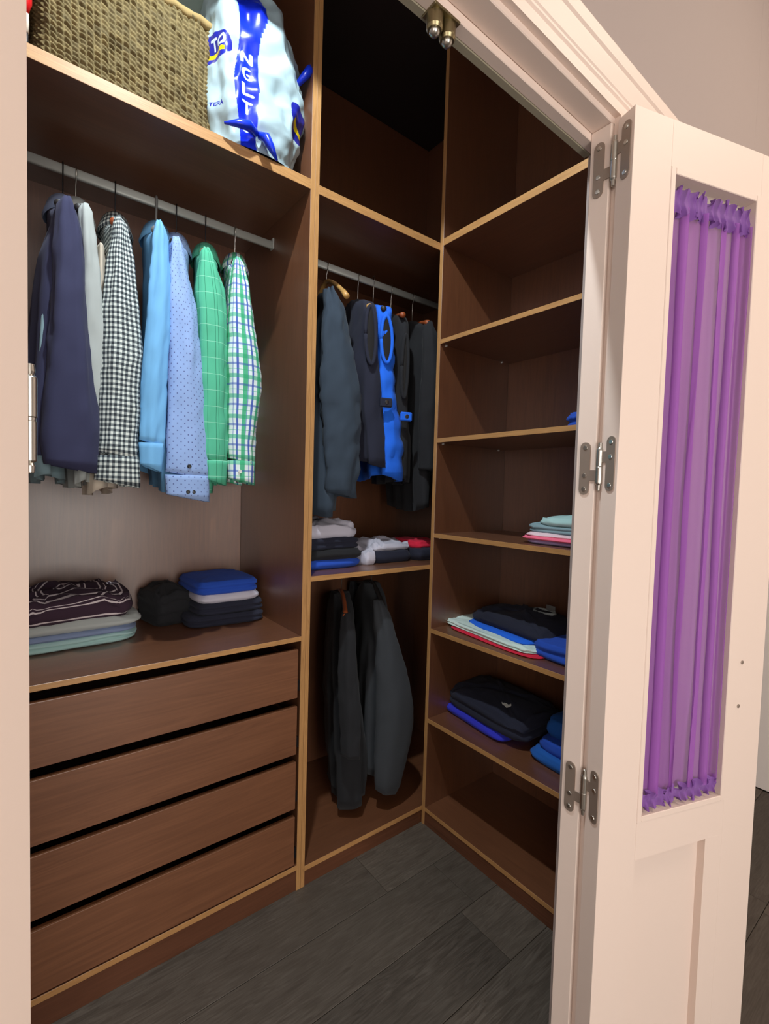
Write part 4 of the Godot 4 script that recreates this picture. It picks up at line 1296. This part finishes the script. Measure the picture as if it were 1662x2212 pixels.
func basket() -> void:
	var z0 := 0.825
	var z1 := 1.235
	var x0 := -0.43
	var x1 := -0.055
	var y0 := 2.2725
	var y1 := 2.585
	var b := thing("basket", "woven seagrass basket on the top shelf beside the white bag", "basket", Vector3((x0 + x1) / 2, y0, (z0 + z1) / 2))
	var rows := 26
	var per := 4
	var L := [z1 - z0, x1 - x0]
	var ncol := [26, 24]
	# perimeter as a list of (x, z, outward normal)
	var st := begin()
	var cols := []
	var corners := [Vector2(x1, z1), Vector2(x1, z0), Vector2(x0, z0), Vector2(x0, z1)]
	var count := 0
	for s in 4:
		var a: Vector2 = corners[s]
		var c: Vector2 = corners[(s + 1) % 4]
		var n2: int = ncol[s % 2] * 6
		var e := (c - a).normalized()
		for k in n2:
			var f := float(k) / n2
			cols.append([a.lerp(c, f), Vector2(-e.y, e.x), count + k, f])
		count += n2
	var n := cols.size()
	var centre := Vector2((x0 + x1) / 2, (z0 + z1) / 2)
	var nv := rows * per
	var grid := []
	var tint := []
	for j in nv + 1:
		var t := float(j) / nv
		var line := PackedVector3Array()
		var cl := PackedColorArray()
		for q in cols:
			var stake: float = q[2] / 6.0            # column number, continuous
			var ph := fposmod(stake, 1.0)
			var row := t * rows
			var col := floori(stake)
			# the strand goes over one stake and under the next, and is twisted
			var bulge := 0.4 + 0.6 * pow(sin(PI * ph), 0.7)
			var lift := 0.55 * (ph - 0.5) + 0.12 * noise.get_noise_2d(stake * 1.7, row * 0.35)
			var rr := row + lift + 0.35 * noise.get_noise_2d(col * 7.3, 2.0)
			var rf := fposmod(rr, 1.0)
			var strand := pow(sin(PI * rf), 0.7)
			var irregular := 0.7 + 0.5 * noise.get_noise_2d(col * 3.7, floorf(rr) * 2.9)
			var out := 0.0125 * bulge * strand * irregular - 0.002
			var p: Vector2 = q[0]
			var round := 1.0 - 0.05 * pow(absf(q[3] - 0.5) * 2.0, 8.0)
			p = centre + (p - centre) * round * (0.97 + 0.03 * t) + q[1] * out
			p += q[1] * 0.006 * noise.get_noise_2d(stake * 0.2, row * 0.12)
			line.append(Vector3(p.x, y0 + t * (y1 - y0) + 0.003 * noise.get_noise_2d(stake * 0.3, 5.0), p.y) - b.position)
			var k := 0.62 + 0.3 * noise.get_noise_2d(col * 5.1 + 3.0, floorf(rr) * 4.3) + 0.16 * noise.get_noise_2d(stake * 5.0, rr * 2.0)
			cl.append(Color(0.27 * k, 0.195 * k, 0.075 * k))
		grid.append(line)
		tint.append(cl)
	st.set_smooth_group(0)
	for j in nv:
		for k in n:
			var m := (k + 1) % n
			for q in [[j, k], [j, m], [j + 1, k], [j, m], [j + 1, m], [j + 1, k]]:
				st.set_color(tint[q[0]][q[1]])
				st.add_vertex(grid[q[0]][q[1]])
	st.index()
	st.generate_normals()
	part(b, "woven_wall", st, M.seagrass)
	# rim: a twisted rope along the top
	var path := []
	for s in 4:
		for k in 24:
			path.append(Vector3(lerpf(corners[s].x, corners[(s + 1) % 4].x, k / 24.0), y1 + 0.003 * sin(k * 1.9), lerpf(corners[s].y, corners[(s + 1) % 4].y, k / 24.0)) - b.position)
	path.append(path[0])
	var rad := []
	for k in path.size(): rad.append(0.011 + 0.002 * sin(k * 2.4))
	var rm := mat("seagrass_rim", rgb(160, 134, 84), 0.85)
	part(b, "rim", tube(path, rad, 10), rm)
	st = begin()
	bx(st, x0 + 0.02, x1 - 0.02, y0, y0 + 0.008, z0 + 0.02, z1 - 0.02)
	part(b, "base", st, rm, -b.position)


# ------------------------------------------------------------------ the carrier bag
func bag_print() -> ImageTexture:
	var w := 768
	var h := 512
	var im := Image.create_empty(w, h, false, Image.FORMAT_RGB8)
	var white := rgb(172, 194, 200)
	var blue := rgb(18, 44, 206)
	var deep := rgb(34, 40, 150)
	im.fill(white)
	# u: 0..1 round the bag, 0.5 faces the doorway; v: 0 at the top
	var put := func(x: int, y: int, c: Color) -> void:
		if x >= 0 and x < w and y >= 0 and y < h: im.set_pixel(x, y, c)
	for y in h:
		var c := 0.5 * w + 5.0 * sin(y * 0.013) + 4.0
		var half := 21.0 + 3.0 * sin(y * 0.02 + 1.0)
		for x in range(int(c - half), int(c + half)):
			put.call(x, y, blue)
	# the two blobs with a yellow bar
	for q in [[292.0, 232.0, 62.0, 46.0], [506.0, 300.0, 50.0, 60.0]]:
		for y in range(int(q[1] - q[3]), int(q[1] + q[3])):
			for x in range(int(q[0] - q[2]), int(q[0] + q[2])):
				var e: float = pow(absf((x - q[0]) / q[2]), 2.2) + pow(absf((y - q[1]) / q[3]), 2.2)
				if e < 1.0:
					put.call(x, y, rgb(240, 214, 20) if y - q[1] > q[3] * 0.18 and y - q[1] < q[3] * 0.5 and absf(x - q[0]) < q[2] * 0.72 else deep)
	# lettering drawn as strokes
	var glyph := {"T": [[0, 0, 1, 0], [0.5, 0, 0.5, 1]], "L": [[0, 0, 0, 1], [0, 1, 1, 1]], "N": [[0, 1, 0, 0], [0, 0, 1, 1], [1, 1, 1, 0]], "E": [[0, 0, 0, 1], [0, 0, 1, 0], [0, 0.5, 0.8, 0.5], [0, 1, 1, 1]],
		"R": [[0, 0, 0, 1], [0, 0, 0.9, 0.1], [0.9, 0.1, 0.9, 0.45], [0.9, 0.45, 0, 0.5], [0.3, 0.5, 1, 1]], "A": [[0, 1, 0.5, 0], [0.5, 0, 1, 1], [0.2, 0.65, 0.8, 0.65]],
		"O": [], "G": [], "I": [[0.5, 0, 0.5, 1]]}
	for k in 16:
		var a := TAU * k / 16
		var c := TAU * (k + 1) / 16
		glyph["O"].append([0.5 + 0.5 * cos(a), 0.5 + 0.5 * sin(a), 0.5 + 0.5 * cos(c), 0.5 + 0.5 * sin(c)])
		if k > 0 and k < 13: glyph["G"].append([0.5 + 0.5 * cos(a), 0.5 + 0.5 * sin(a), 0.5 + 0.5 * cos(c), 0.5 + 0.5 * sin(c)])
	glyph["G"].append([0.95, 0.55, 0.55, 0.55])
	var word := func(ch: String, x0: float, y0: float, gw: float, gh: float, thick: float, col: Color) -> void:
		for s in glyph[ch]:
			var a := Vector2(x0 + s[0] * gw, y0 + s[1] * gh)
			var c := Vector2(x0 + s[2] * gw, y0 + s[3] * gh)
			for y in range(int(minf(a.y, c.y) - thick), int(maxf(a.y, c.y) + thick) + 1):
				for x in range(int(minf(a.x, c.x) - thick), int(maxf(a.x, c.x) + thick) + 1):
					if Geometry2D.get_closest_point_to_segment(Vector2(x, y), a, c).distance_to(Vector2(x, y)) < thick:
						put.call(x, y, col)
	word.call("T", 282.0, 206.0, 20.0, 26.0, 4.0, rgb(214, 230, 240))
	word.call("O", 310.0, 206.0, 26.0, 26.0, 4.0, rgb(214, 230, 240))
	var pale := rgb(222, 238, 240)
	var stack := "NGLTO"
	for k in 5:
		word.call(stack[k], 378.0 + 2.0 * sin(k * 1.3), 236.0 + k * 50.0, 18.0, 30.0, 3.2, pale)
	var small := "ITERA"
	for k in 5:
		word.call(small[k], 262.0 + k * 12.0, 392.0, 8.0, 12.0, 1.5, deep)
	return ImageTexture.create_from_image(im)


func bag() -> void:
	var c := Vector3(-0.125, 2.2725, 0.712)
	var b := thing("carrier_bag", "crumpled white plastic carrier bag with blue printed band on the top shelf", "bag", c)
	var rings := []
	var vs := []
	var n := 120
	var steps := 64
	var face := 0.25 + PI      # u = 0.5 turned towards the doorway
	for i in steps + 1:
		var t := float(i) / steps
		var ring := PackedVector3Array()
		for k in n:
			var a := TAU * k / n + face
			var ca := cos(a)
			var sa := sin(a)
			var hgt := lerpf(0.335, 0.47, smoothstep(-0.13, -0.03, signf(sa) * pow(absf(sa), 0.62) * 0.14))
			var y := t * hgt
			var wz := lerpf(0.128, 0.156, smoothstep(0.0, 0.45, t)) * (1.0 - 0.05 * smoothstep(0.55, 1.0, t))
			var wx := lerpf(0.132, 0.148, smoothstep(0.0, 0.25, t)) * (1.0 - 0.3 * smoothstep(0.6, 1.0, t))
			var px := signf(ca) * pow(absf(ca), 0.75) * wx
			var pz := signf(sa) * pow(absf(sa), 0.62) * wz
			var q := Vector3(px, y, pz)
			var f := 0.042 * (crumple.get_noise_3d(q.x * 9.0, q.y * 7.0, q.z * 9.0) + 0.45)
			f += 0.022 * (crumple.get_noise_3d(q.x * 22.0 + 5.0, q.y * 16.0, q.z * 22.0) + 0.45)
			f += 0.010 * noise.get_noise_3d(q.x * 14.0, q.y * 9.0, q.z * 14.0)
			# the side gusset tucked in along the blue band
			var da := wrapf(a - face - PI, -PI, PI)
			f -= 0.012 * exp(-pow(da / 0.16, 2.0)) - 0.010 * exp(-pow((absf(da) - 0.36) / 0.16, 2.0))
			f *= smoothstep(0.0, 0.06, t) * 0.9 + 0.1
			var d := Vector3(ca, 0, sa)
			ring.append(q + d * f)
		rings.append(ring)
		vs.append(1.0 - t * 1.05)
	# u must run 0..1: give each ring its share by angle
	var st := begin()
	st.set_smooth_group(0)
	for i in steps:
		for k in n:
			var m := (k + 1) % n
			for q in [[i, k, k], [i, m, k + 1], [i + 1, k, k], [i, m, k + 1], [i + 1, m, k + 1], [i + 1, k, k]]:
				st.set_uv(Vector2(1.0 - float(q[2]) / n, vs[q[0]]))
				st.add_vertex(rings[q[0]][q[1]])
	st.index()
	st.generate_normals()
	part(b, "bag_body", st, M.bag_plastic)
	# knotted corners spreading at the foot of the band
	for q in [[Vector3(0.145, 0.035, 0.03), Vector3(0.158, 0.03, 0.085), Vector3(0.145, 0.022, 0.12)], [Vector3(0.145, 0.035, 0.02), Vector3(0.165, 0.006, -0.005), Vector3(0.165, -0.024, -0.025)]]:
		part(b, "corner_fold", tube([q[0], q[0].lerp(q[1], 0.5) + Vector3(0.006, 0.006, 0), q[1], q[2]], [0.010, 0.014, 0.011, 0.003], 8), M.bag_blue)
	part(b, "handle", tube([Vector3(0.09, 0.28, -0.12), Vector3(0.11, 0.325, -0.15), Vector3(0.10, 0.345, -0.165), Vector3(0.07, 0.33, -0.15)], [0.008, 0.014, 0.014, 0.006], 10), M.bag_blue)
